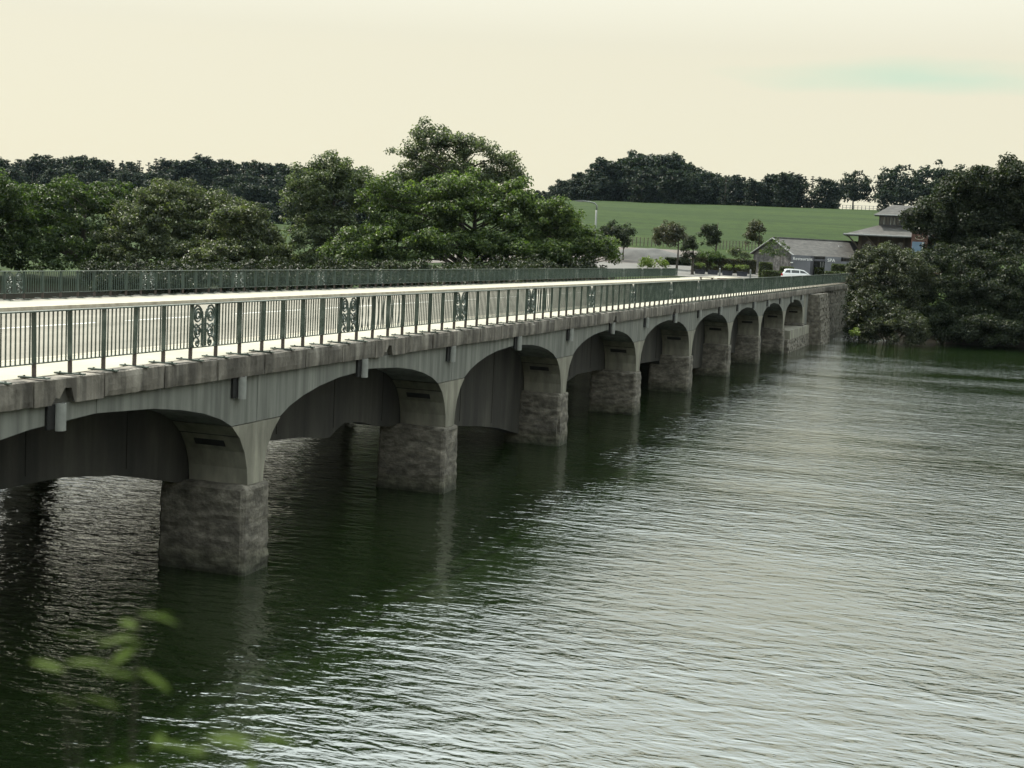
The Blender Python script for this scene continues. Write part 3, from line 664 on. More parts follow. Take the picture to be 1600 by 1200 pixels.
tree_px('birch_tree', 'tall grey green tree with an airy crown and dark trunk left of the sycamore', 'tree', 515, 134, [(512, 264, 40, 26, 0), (490, 285, 38, 30, 0), (545, 285, 48, 30, 0), (525, 310, 66, 32, 0), (475, 325, 36, 36, -1), (515, 355, 70, 30, 0), (575, 300, 34, 28, 1), (480, 385, 55, 24, -2), (545, 385, 50, 30, -2), (462, 300, 18, 24, 0), (500, 408, 60, 18, -2)], 0.30, 0.70, M['leaf_grey'], 11.0, 0.26, k=6.5, dens=1.9, limbs=60, lo=0.3, flat=0.6)
tree_px('sycamore_tree', 'tallest tree on the bank, its thin upper crown rising high against the sky', 'tree', 715, 141, [(668, 212, 38, 22, 0), (700, 234, 46, 28, 0), (742, 232, 38, 26, 0), (640, 243, 32, 20, 0), (785, 255, 34, 26, 0), (700, 270, 84, 30, 1), (772, 284, 48, 24, 0), (730, 300, 90, 30, 2), (650, 290, 50, 30, 1), (806, 282, 18, 16, 0)], 0.32, 0.74, M['leaf_grey'], 14.5, 0.42, k=6.0, dens=1.9, limbs=90, lo=0.2, flat=0.7)
tree_px('sycamore_tree', 'big bright green layered tree in front of the tallest tree at bridge centre', 'tree', 735, 128, [(715, 298, 56, 32, 0), (605, 312, 44, 36, 1), (650, 335, 62, 40, 0), (745, 335, 75, 42, -1), (805, 325, 52, 42, 0), (845, 358, 55, 40, 0), (610, 375, 70, 44, -1), (700, 390, 90, 34, -2), (800, 392, 85, 32, -2), (560, 395, 50, 26, -1)], 0.34, 0.92, M['leaf_syc'], 8.5, 0.40, limbs=90, lo=0.35, flat=0.62, up=0.6)
tree_px('sycamore_tree', 'spreading light green tree reaching over the bridge end beside the lamp post', 'tree', 880, 126, [(868, 342, 44, 32, 0), (900, 368, 40, 26, 0), (930, 388, 36, 20, -1), (880, 395, 60, 26, -1), (840, 385, 50, 35, 1), (945, 400, 24, 13, 0)], 0.31, 0.74, M['leaf_syc'], 5.5, 0.28, limbs=60, lo=0.35, flat=0.62, up=0.6)
for px0, D, lab in ((215, 126, 'dark bush added as tree shade at the left behind the far railing, next to the open grass'), (330, 124, 'dark bush added as tree shade behind the far railing below the olive green tree'), (445, 122, 'dark bush added as tree shade behind the far railing below the silvery bush'), (560, 120, 'dark bush added as tree shade behind the far railing right of the tall grey green tree'), (680, 118, 'dark bush added as tree shade behind the far railing under the tallest tree'), (800, 118, 'dark bush added as tree shade behind the far railing under the big layered tree'), (868, 122, 'dark bush added as tree shade behind the far railing under the spreading light green tree')):
    tree_px('shade_bush', lab, 'bush', px0, D, [(px0-35, 428, 48, 20, 0), (px0+35, 430, 48, 20, 1), (px0, 440, 70, 18, -1), (px0-50, 442, 40, 16, -1), (px0+50, 442, 40, 16, -1)], 0.30, 0.7, M['leaf_dark'], 2.0, 0.12, limbs=18)  # dark leaves added behind the railing to stand in for the trees' shade
# small trees by the yard
tree_px('maple_tree', 'small round tree with a bare dark trunk at the gravel yard', 'tree', 1053, 178, [(1047, 362, 24, 17, 0), (1040, 376, 22, 10, 0), (1060, 372, 18, 14, 0)], 0.26, 0.55, M['leaf_red'], 5.0, 0.14, limbs=24)
tree_px('ivy_tree', 'narrow ivy clad stump shaped tree beside the round tree at the yard', 'tree', 1077, 168, [(1077, 388, 13, 16, 0), (1077, 404, 12, 12, 0), (1080, 375, 9, 7, 0)], 0.22, 0.45, M['leaf_dark'], 3.0, 0.2, limbs=12)
tree_px('pine_tree', 'small dark tree with flat layered top by the field fence', 'tree', 1112, 200, [(1110, 357, 14, 5, 0), (1110, 366, 19, 6, 0), (1110, 377, 14, 8, 0)], 0.30, 0.6, M['leaf_dark'], 5.0, 0.14, limbs=16)
tree_px('copper_tree', 'small egg shaped russet green tree left of the barn roof', 'tree', 1178, 204, [(1178, 364, 15, 17, 0), (1178, 376, 14, 10, 0)], 0.28, 0.6, M['leaf_red'], 4.0, 0.14, limbs=12)
tree_px('thorn_bush', 'dark rounded bush between the light green tree and field fence', 'bush', 968, 190, [(965, 366, 26, 18, 0), (955, 378, 28, 12, 0)], 0.28, 0.6, M['leaf_dark'], 2.5, 0.12, limbs=12)
tree_px('laurel_bush', 'small pale leaved bush just beyond the far railing near the yard', 'bush', 1020, 148, [(1018, 410, 20, 9, 0), (1010, 414, 14, 7, 0), (1035, 413, 8, 8, 0)], 0.26, 0.4, M['leaf_lime'], 0.8, 0.05, limbs=10, k=5)
tree_px('ground_bush', 'low spreading green shrub behind the planters', 'bush', 1108, 176, [(1106, 402, 22, 7, 0), (1120, 403, 16, 6, 0)], 0.24, 0.5, M['leaf_green'], 0.6, 0.05, limbs=8)
tree_px('cherry_tree', 'small leafy tree standing against the stone gable', 'tree', 1213, 170, [(1212, 384, 17, 12, 0), (1222, 394, 18, 11, 0), (1200, 396, 15, 10, 0)], 0.26, 0.42, M['leaf_green'], 2.6, 0.08, limbs=16, k=3.2, dens=1.2)
tree_px('cherry_tree', 'thin sapling with sparse leaves left of the stone gable', 'tree', 1155, 172, [(1152, 395, 14, 8, 0), (1162, 402, 12, 8, 0), (1145, 398, 9, 6, 0)], 0.22, 0.4, M['leaf_bush'], 2.0, 0.06, limbs=12, k=4)
# right bank
tree_px('yew_tree', 'huge dark tree at the right edge overhanging the pavilion roof', 'tree', 1530, 150, [(1525, 312, 66, 44, 0), (1462, 338, 40, 30, -1), (1575, 300, 76, 50, 0), (1490, 345, 70, 36, 0), (1570, 370, 90, 55, 0), (1620, 330, 80, 70, 0), (1530, 330, 80, 60, 2), (1434, 356, 22, 20, -1), (1580, 400, 70, 34, -4), (1500, 385, 50, 24, -2)], 0.34, 0.85, M['leaf_dark'], 10.0, 0.5, limbs=60, dens=2.8)
tree_px('alder_bush', 'pale tipped bush at the water edge just right of the bridge end', 'bush', 1395, 136, [(1385, 405, 48, 24, -2), (1352, 428, 26, 24, -3), (1400, 435, 58, 36, -4), (1385, 470, 52, 44, -5), (1362, 500, 32, 40, -7), (1400, 515, 50, 32, -8)], 0.25, 0.6, M['leaf_bank'], 4.0, 0.2, limbs=40, dens=2.6, low=-9)
tree_px('alder_bush', 'darker green bush reaching down to the water at the right edge', 'bush', 1490, 140, [(1465, 410, 48, 26, -2), (1520, 420, 52, 32, -2), (1470, 455, 62, 44, -4), (1540, 470, 66, 54, -4), (1450, 508, 66, 38, -7), (1530, 515, 66, 34, -7), (1600, 470, 56, 76, -3), (1600, 520, 50, 34, -5)], 0.27, 0.65, M['leaf_dark'], 4.5, 0.22, limbs=40, dens=2.6, low=-9)
tree_px('holly_bush', 'dark bush squeezed between the stone abutment and the pale tipped bush', 'bush', 1345, 140, [(1340, 455, 18, 26, -5), (1338, 490, 18, 34, -8), (1345, 520, 22, 26, -10)], 0.25, 0.6, M['leaf_dark'], 3.5, 0.15, limbs=16, dens=2.6, low=-9)
tree_px('sunlit_leaf_clump', 'small clump of leaves coloured as sunlit at the foot of the dark bushes by the abutment', 'plant', 1337, 126, [(1336, 522, 6, 12, 0)], 0.22, 0.3, M['leaf_lime'], 0.6, 0.03, base_z=0.5, limbs=6)  # lime colour paints the sunlight caught by a few leaves

# far wood and hill trees: a few kinds, copied one by one
def proto(kind, seed):
    rng = np.random.default_rng(seed)
    if kind == 'round':
        lobes = [((0, 0, 7.5), (4.6, 4.6, 4.2)), ((2.2, 0.5, 5.5), (3.4, 3.4, 3.0)), ((-2.2, -0.5, 6.0), (3.4, 3.4, 3.2)), ((0.3, 0, 10), (2.8, 2.8, 2.2)), ((0, 0, 3.2), (4.6, 4.6, 2.8)), ((0, 0, 1.4), (4.2, 4.2, 1.6))]
        lobes += [((rng.uniform(-3.6, 3.6), rng.uniform(-3, 3), rng.uniform(6.5, 11)), (1.5, 1.5, 1.4)) for _ in range(9)]
        C_, R_ = fill_lobes(rng, lobes, 0.95, 1.7, 0.35); top, ls = 9, 0.74
    elif kind == 'park':
        lobes = [((0, 0, 7.8), (6.2, 6.2, 4.2)), ((2.8, 0, 6.0), (4.2, 4.2, 2.6)), ((-3, 0, 6.0), (4.2, 4.2, 2.6)), ((0, 0, 4.6), (6.0, 6.0, 1.3))]
        C_, R_ = fill_lobes(rng, lobes, 1.1, 1.9, 0.35); top, ls = 9, 0.65
    else:
        C_, R_ = [], []
        for i in range(15):
            z = 1.2+13*i/15; rr = 3.4*(1-i/15.5)+0.15
            for a in range(max(3, int(rr*3.2))):
                t = rng.uniform(0, 6.28); q = rr*rng.uniform(0.35, 1.0); C_.append((q*math.cos(t), q*math.sin(t), z-0.2*q)); R_.append(0.85*rng.uniform(0.7, 1.2)*(0.5+0.5*rr/3.4))
        C_, R_ = np.array(C_), np.array(R_); top, ls = 13.5, 0.6
    v, q = leaf_cloud(rng, C_, R_, ls, 7.0 if kind != 'park' else 7.5, 0.7, 0.5)
    v[:, 2] = np.maximum(v[:, 2], 0.0)
    return wood_mesh(rng, top, C_, 0.32, 22), cloud_mesh('crown', v, q, M['leaf_far'])
KINDS = {'round': [proto('round', 101), proto('round', 102), proto('round', 103)], 'spruce': [proto('spruce', 111), proto('spruce', 112)], 'park': [proto('park', 121), proto('park', 122)]}
frng = random.Random(77)
def far_tree(kind, p, sc, name, label, group, sxy=1.0):
    t, c = frng.choice(KINDS[kind]); z = float(height(p[0], p[1]))-0.9
    r = empty(name, (p[0], p[1], z), frng.uniform(0, 6.28)); r.scale = (sc*sxy, sc*sxy, sc)
    link('trunk', t, r); link('crown', c, r); tag(r, label, 'tree', group); return r
def top_to_scale(px, py, D, H):
    w = at(px, py, D); return (w[2]-float(height(w[0], w[1])))/H
HT = {'round': 12.2, 'spruce': 15.0, 'park': 12.0}
# ridge wood on the left, three depths
def row(x0, x1, step, D, tops, label, group, kinds, minh=5):
    px = x0
    while px < x1:
        d = D+frng.uniform(-14, 14); kd = frng.choice(kinds); top = np.interp(px, [t[0] for t in tops], [t[1] for t in tops])+frng.uniform(-3, 9)
        sc = max(minh/HT[kd], top_to_scale(px, top, d, HT[kd])); p = at(px, 300, d)
        far_tree(kd, p, sc, 'spruce_tree' if kd == 'spruce' else 'beech_tree', label[kd], group+(' conifers' if kd == 'spruce' else ' broadleaf trees'), frng.uniform(0.95, 1.3)*(1.0 if kd == 'round' else 1.1))
        px += step*frng.uniform(0.75, 1.25)
row(-50, 700, 13, 505, [(-40, 238), (75, 237), (140, 238), (300, 240), (420, 244), (560, 262), (640, 285), (700, 300)], {'round': 'dark round tree in the wood along the skyline at left', 'spruce': 'dark pointed conifer in the wood along the skyline at left'}, 'skyline wood', ['round', 'round', 'spruce'])
row(-50, 700, 16, 455, [(-40, 252), (75, 258), (200, 262), (330, 265), (450, 270), (600, 300), (700, 310)], {'round': 'dark round tree on the slope below the skyline wood', 'spruce': 'dark conifer on the slope below the skyline wood'}, 'slope wood', ['round', 'round', 'spruce'])
row(-50, 640, 22, 385, [(-40, 278), (75, 280), (200, 280), (330, 275), (410, 282), (640, 325)], {'round': 'round dark green tree halfway down the wooded slope'}, 'middle slope', ['round'])
row(-20, 640, 24, 320, [(-20, 300), (130, 310), (300, 306), (360, 300), (410, 312), (480, 330), (640, 350)], {'round': 'round bluish green tree at the foot of the wooded slope'}, 'slope foot', ['round'])
row(800, 870, 13, 470, [(800, 296), (870, 288)], {'round': 'dark tree low on the skyline between the tallest tree and the hill clump'}, 'skyline gap', ['round'])
# the domed clump and the row on the hill
row(866, 1120, 12, 445, [(862, 290), (890, 268), (930, 254), (975, 238), (1020, 233), (1060, 241), (1095, 260), (1125, 268)], {'round': 'dark tree in the domed clump on the hilltop'}, 'hilltop clump', ['round'])
row(872, 1115, 14, 424, [(872, 290), (940, 270), (1000, 255), (1050, 256), (1110, 278)], {'round': 'dark tree along the near edge of the hilltop clump'}, 'clump edge', ['round'])
row(1108, 1308, 10, 436, [(1108, 264), (1140, 264), (1200, 268), (1240, 260), (1280, 266), (1300, 282), (1308, 294)], {'round': 'dark round tree in the straight row above the field', 'spruce': 'dark conifer in the straight row above the field'}, 'field top row', ['round', 'round', 'spruce'])
for px, py, lab, sx in ((1334, 261, 'lone pale round park tree right of the hilltop row', 0.85), (1402, 252, 'domed pale park tree on the skyline above the pavilion roof', 1.1), (1470, 247, 'spreading park tree on the skyline farther right, above the huge dark tree', 1.1)):
    p = at(px, 300, 455); far_tree('park', p, top_to_scale(px, py, 455, 12.0), 'oak_tree', lab, None, sx)
for k, px in enumerate((1385, 1410, 1440, 1475, 1510, 1545, 1580)):
    p = at(px, 300, 400+k*3); far_tree('round', p, top_to_scale(px, [290, 286, 280, 272, 268, 262, 258][k], 400, 12.2), 'beech_tree', 'dark tree in the belt sloping up behind the huge right tree', 'right belt trees', 1.0)

# ------------------------------------------------------------------ hedges, planters
def hedge(name, label, px0, px1, py0, py1, D, depth, mat, group=None):
    SEED[0] += 1; rng = np.random.default_rng(SEED[0])
    a = at(px0, (py0+py1)/2, D); b = at(px1, (py0+py1)/2, D); w = float(np.linalg.norm((b-a)[:2])); gz = float(height((a[0]+b[0])/2, (a[1]+b[1])/2))
    h = max(0.4, at((px0+px1)/2, py0, D)[2]-gz)
    n = int(700*(w*h+w*depth+h*depth)*0.7); u = rng.random((n, 3)); f = rng.integers(0, 5, n)
    u[f == 0, 0] = 0; u[f == 1, 0] = 1; u[f == 2, 1] = 0; u[f == 3, 1] = 1; u[f == 4, 2] = 1
    P = (u-np.array([0.5, 0.5, 0]))*np.array([w, depth, h])+rng.normal(size=(n, 3))*0.035
    t = rng.normal(size=(n, 3)); t /= np.linalg.norm(t, axis=1, keepdims=True); b2 = np.cross(t, rng.normal(size=(n, 3))); b2 /= np.linalg.norm(b2, axis=1, keepdims=True)
    s = 0.11; v = np.stack([P-t*s, P+b2*s*0.6, P+t*s, P-b2*s*0.6], 1).reshape(-1, 3)
    root = empty(name, ((a[0]+b[0])/2, (a[1]+b[1])/2, gz), math.atan2((b-a)[1], (b-a)[0]))
    link('foliage', cloud_mesh('foliage', v, np.arange(4*n).reshape(-1, 4), mat), root)
    MB().box(-w/2+0.06, w/2-0.06, -depth/2+0.06, depth/2-0.06, 0, h-0.08).build('twig_core', M['bark'], root)
    tag(root, label, 'hedge', group)
hedge('box_hedge', 'tall clipped box hedge block left of the white car', 1187, 1206, 411, 424, 166, 1.2, M['leaf_hedge'])
hedge('box_hedge', 'long low clipped hedge at the foot of the tall block left of the car', 1192, 1224, 424, 430, 163, 1.2, M['leaf_hedge'])
hedge('box_hedge', 'square clipped hedge directly behind the bonnet end of the white car', 1220, 1239, 418, 428, 168, 1.2, M['leaf_hedge'])
hedge('box_hedge', 'clipped hedge in front of the restaurant wall', 1232, 1253, 411, 419, 174, 1.2, M['leaf_hedge'])
hedge('box_hedge', 'low flat clipped hedge in front of the dark doorway', 1274, 1296, 419, 427, 172, 1.2, M['leaf_hedge'])
hedge('box_hedge', 'cube shaped clipped hedge in front of the spa wall', 1300, 1323, 414, 428, 168, 1.6, M['leaf_hedge'])
hedge('box_hedge', 'long dark low hedge along the edge of the gravel yard', 1040, 1078, 404, 418, 186, 1.5, M['leaf_dark'])
hedge('box_hedge', 'long low hedge strip running along the bridge end below the cube hedge', 1290, 1334, 426, 431, 160, 1.2, M['leaf_hedge'])
hedge('beech_hedge', 'long brownish hedge behind the row of dark planters', 1082, 1180, 405, 419, 176, 1.2, M['leaf_red'])
for px, lab in ((1094, 'lime topiary in a dark planter, farthest from the barn'), (1114, 'bare stemmed small plant in a dark planter beside the short white post'), (1137, 'lime topiary in a dark planter between the two posts, left one'), (1160, 'lime topiary in a dark planter nearest the barn gable')):
    p = at(px, 420, 170); z = float(height(p[0], p[1])); r = empty('planter', (p[0], p[1], z), 0.1)
    tag(r, lab, 'planter', 'dark planters along the car park')
    mb = MB(); mb.prism_xz([(-0.55, 0), (0.55, 0), (0.62, 0.5), (-0.62, 0.5)], -0.3, 0.3); mb.build('box', M['planter'], r)
    MB().box(-0.66, 0.66, -0.34, 0.34, 0.5, 0.56).build('rim', M['planter'], r)
    rng = np.random.default_rng(px); big = px != 1114
    mb = MB(); mb.tube([(0, 0, 0.5), (0.02, 0, 0.8), (0, 0, 1.05)], 0.03, 6); mb.build('stem', M['bark'], r)
    C_ = rng.normal(size=(26 if big else 8, 3))*np.array([0.30, 0.22, 0.12])+np.array([0, 0, 1.12]); v, q = leaf_cloud(rng, C_, np.full(len(C_), 0.22), 0.12, 5.0)
    link('foliage', cloud_mesh('foliage', v, q, M['leaf_lime'] if big else M['leaf_green']), r)
for px, lab in ((1125, 'short pale post between the planters'), (1173, 'short pale post beside the stone gable')):
    p = at(px, 420, 167); z = float(height(p[0], p[1])); mb = MB(); mb.tube([(0, 0, -0.1), (0, 0, 0.95), (0, 0, 1.02)], [0.1, 0.1, 0.05], 8)
    tag(mb.build('bollard', M['galv'], loc=(p[0], p[1], z)), lab, 'bollard')
# gravel mound
SEED[0] += 1
n = 34; u, v = np.meshgrid(np.linspace(-1, 1, n), np.linspace(-1, 1, n)); pm_ = at(1012, 395, 194)
X = pm_[0]+u*6.5; Y = pm_[1]+v*4; hh = np.maximum(0, 1-(u**2+v**2))*1.5+0.12*np.sin(u*9)*np.cos(v*7)*np.maximum(0, 1-(u**2+v**2))
tag(link('gravel_mound', grid_mesh('gravel_mound', n, n, (X, Y, height(X, Y)+hh-0.05), M['gravelgrey'])), 'low grey gravel mound at the back of the yard', 'mound')

# ------------------------------------------------------------------ buildings
def restaurant():
    # stone barn: local x along the ridge, local y to the back; corner under the gable's right eave at the origin
    g = at(1238, 424, 172); gz = float(height(g[0], g[1]))-0.2
    r = empty('restaurant_building', (g[0], g[1], gz), rad(43))
    tag(r, 'low stone barn restaurant with slate roof and grey rendered entrance beyond the bridge', 'building')
    W, L_, he, hr = 8.4, 17.0, 2.95, 4.75
    # ridge runs along +x, gable at x = 0
    mb = MB(); mb.prism_yz([(0, 0), (W, 0), (W, he), (W/2, hr), (0, he)], 0, 0.5); mb.build('gable_wall', M['stone'], r)
    MB().box(0.5, L_, 0, 0.45, 0, he).build('front_wall', M['stone'], r)
    MB().box(0.5, L_, W-0.45, W, 0, he).build('back_wall', M['stone'], r)
    mb = MB(); t = 0.16
    for s in (0, 1):
        y0, y1 = (-0.35, W/2) if s == 0 else (W+0.35, W/2)
        z0 = he-0.15
        mb.add([(-0.2, y0, z0), (L_, y0, z0), (L_, y1, hr+0.02), (-0.2, y1, hr+0.02), (-0.2, y0, z0+t), (L_, y0, z0+t), (L_, y1, hr+0.02+t), (-0.2, y1, hr+0.02+t)],
               [(0,3,2,1),(4,5,6,7),(0,1,5,4),(1,2,6,5),(2,3,7,6),(3,0,4,7)])
    ro = mb.build('roof', M['slate'], r)
    mb = MB(); mb.tube([(-0.2, W/2, hr+0.2), (L_, W/2, hr+0.2)], 0.12, 6); mb.build('ridge_tile', M['slate'], ro)
    for s in (0, 1):
        y0, y1 = (-0.4, W/2) if s == 0 else (W+0.4, W/2)
        mb = MB(); mb.tube([(-0.24, y0, he-0.08), (-0.24, y1, hr+0.12)], 0.09, 6); mb.build('verge', M['galv'], ro)
    mb = MB(); mb.box(8.5, 9.0, 2.6, 3.0, 4.15, 4.35); mb.build('roof_vent', M['white'], ro)
    # grey entrance walls facing the bridge
    inv = r.matrix_basis.copy()
    e = empty('entrance', (0, 0, 0), -rad(43), r)       # square to the view again
    def X(px): return (px-1238)*172/FPX
    MB().box(X(1237), X(1266), -1.2, 0.6, 0, 2.95).build('rendered_wall', M['render'], e)
    mb = MB(); mb.add([(X(1266), -1.2, 0), (X(1269), -0.2, 0), (X(1269), -0.2, 2.95), (X(1266), -1.2, 2.95), (X(1264), -0.9, 0), (X(1266), 0.4, 0), (X(1266), 0.4, 2.9), (X(1264), -0.9, 2.9)],
                      [(0,1,2,3),(4,7,6,5),(0,4,5,1),(1,5,6,2),(2,6,7,3),(3,7,4,0)]); mb.build('portal_side', M['renderdark'], e)
    MB().box(X(1288), X(1346), -1.3, 0.6, 0, 2.45).build('rendered_wall', M['render'], e)
    MB().box(X(1288), X(1311), -1.34, -1.05, 2.452, 2.95).build('parapet', M['render'], e)
    MB().box(X(1311)+0.01, X(1314), -1.3, -1.1, 2.455, 2.93).build('parapet_end', M['void'], e)
    d = MB().box(X(1269)+0.01, X(1288)-0.01, 0.0, 0.1, 0, 2.35).build('door', M['void'], e)
    MB().box(X(1280), X(1287), -0.06, -0.02, 0.1, 2.25).build('glass_pane', M['glass'], d)
    for px in (1279.5, 1283.5): MB().box(X(px)-0.03, X(px)+0.03, -0.08, -0.01, 0.05, 2.3).build('door_frame', M['galv'], d)
    MB().box(X(1269)+0.01, X(1288)-0.01, -0.1, 0.4, 2.352, 2.6).build('lintel', M['renderdark'], e)
    for txt, px, size, z, y in (('Restaurant', 1239.5, 0.50, 2.38, -1.215), ('SPA', 1291.5, 0.52, 2.36, -1.355)):
        cu = bpy.data.curves.new('sign_letters', 'FONT'); cu.body = txt; cu.size = size; cu.extrude = 0.02; cu.space_character = 1.05
        cu.materials.append(M['white'])
        tmp = bpy.data.objects.new('sign_letters', cu); me = bpy.data.meshes.new_from_object(tmp); bpy.data.objects.remove(tmp); bpy.data.curves.remove(cu)
        me.name = 'sign_letters'; o = bpy.data.objects.new('sign_letters', me); col.objects.link(o); o.parent = e; o.location = (X(px), y, z); o.rotation_euler = (math.pi/2, 0, 0)
    for px, z in ((1238.5, 2.0), (1257, 0.9), (1298, 0.9)):
        MB().box(X(px)-0.14, X(px)+0.14, -1.42, -1.2 if px < 1290 else -1.3, z, z+0.09).build('wall_lamp', M['white'] if z > 1.5 else M['void'], e)
restaurant()
def pavilion():
    g = at(1385, 430, 178); gz = float(height(g[0], g[1]))
    s = 178/FPX
    def X(px): return (px-1385)*s
    def Z(px, py): return float(at(px, py, 178)[2])-gz
    r = empty('pavilion', (g[0], g[1], gz), 0.06)
    tag(r, 'two tier hip roofed pavilion with a band of upper windows, half behind the huge tree', 'building')
    x0, x1 = X(1340), X(1500); yb = 9.0
    ze = Z(1345, 367); zc0 = Z(1390, 352); zc1 = Z(1390, 336); zr = Z(1400, 330)
    MB().box(x0, x1, 0.0, yb, -0.3, ze+0.1).build('wall', M['brownwall'], r)
    ex0, ex1, ey0, ey1 = X(1319), x1+1.5, -1.9, yb+1.9
    cx0, cx1, cy0, cy1 = X(1368), X(1440), 2.3, yb-2.3
    mb = MB(); mb.add([(ex0,ey0,ze),(ex1,ey0,ze),(ex1,ey1,ze),(ex0,ey1,ze),(cx0,cy0,zc0),(cx1,cy0,zc0),(cx1,cy1,zc0),(cx0,cy1,zc0)], [(0,3,2,1),(0,1,5,4),(1,2,6,5),(2,3,7,6),(3,0,4,7)])
    ro = mb.build('roof', M['slate'], r)
    for a, b in (((ex0, ey0), (ex1, ey0)), ((ex0, ey0), (ex0, ey1))):
        mb = MB(); mb.tube([(*a, ze-0.02), (*b, ze-0.02)], 0.11, 8); mb.build('gutter', M['galv'], ro)
    cl = MB().box(cx0, cx1, cy0, cy1, zc0-0.4, zc1).build('clerestory', M['renderdark'], r)
    ux0, ux1, uy0, uy1 = X(1360), X(1448), cy0-1.2, cy1+1.2; ym = (cy0+cy1)/2
    mb = MB(); mb.add([(ux0,uy0,zc1+0.02),(ux1,uy0,zc1+0.02),(ux1,uy1,zc1+0.02),(ux0,uy1,zc1+0.02),(X(1385),ym,zr+0.9),(X(1425),ym,zr+0.9)], [(0,3,2,1),(0,1,5,4),(1,2,5),(2,3,4,5),(3,0,4)]); mb.build('upper_roof', M['slate'], r)
    mb = MB(); mb.tube([(ux0, uy0, zc1), (ux1, uy0, zc1)], 0.09, 8); mb.build('upper_gutter', M['galv'], r)
    for k, px in enumerate((1369.5, 1374, 1379, 1384, 1389, 1394)):
        w = MB().box(X(px)+0.03, X(px+4.4), cy0-0.05, cy0-0.012, zc0+0.1, zc1-0.18).build('window', M['glass'], cl)
        if k in (1, 3, 4): MB().box(X(px)+0.06, X(px+1.9), cy0-0.07, cy0-0.052, zc0+0.14, zc1-0.22).build('curtain', M['curtain'], w)
    for px in (1343, 1370, 1391, 1407):
        MB().box(X(px)-0.12, X(px)+0.12, -0.35, -0.12, -0.3, ze-0.05).build('timber_post', M['wood'], r)
    for px in (1343, 1370):
        mb = MB(); mb.tube([(X(px), -0.3, ze-1.7), (X(px)-1.5, -1.5, ze-0.1)], 0.09, 6); mb.build('brace', M['wood'], r)
    for px in (1352, 1380, 1399):
        w = MB().box(X(px), X(px+8), -0.06, -0.01, ze-2.6, ze-0.7).build('window', M['glass'], r)
    # the brick bays to the right
    for k, (a, b) in enumerate(((1417, 1440), (1447, 1468), (1473, 1494))):
        zt_ = Z(1430, 364); w = MB().box(X(a), X(b), -3.2, -1.95, -0.3, zt_).build('brick_bay', M['brick'], r)
        MB().box(X(a)-0.12, X(b)+0.12, -3.3, -1.955, zt_+0.002, zt_+0.16).build('bay_cap', M['wood'], w)
        MB().box(X(a)+0.12, X(b)-0.35, -3.25, -3.21, zt_-3.0, zt_-1.1).build('blue_window', M['bluepane'], w)
        MB().box(X(b)-0.62, X(b)-0.42, -3.275, -3.255, zt_-2.2, zt_-1.15).build('pale_blind', M['curtain'], w)
        ring = [(X((a+b)/2)+0.5*math.cos(t), -3.22, zt_-0.62+0.2*math.sin(t)) for t in np.linspace(0, 6.2832, 17)]
        mb = MB(); mb.tube(ring, 0.035, 5, cap=False); mb.build('emblem', M['kerb'], w)
        MB().box(X((a+b)/2)-0.2, X((a+b)/2)+0.15, -3.0, -2.7, zt_+0.165, zt_+0.32).build('roof_lamp', M['white'], w)
pavilion()

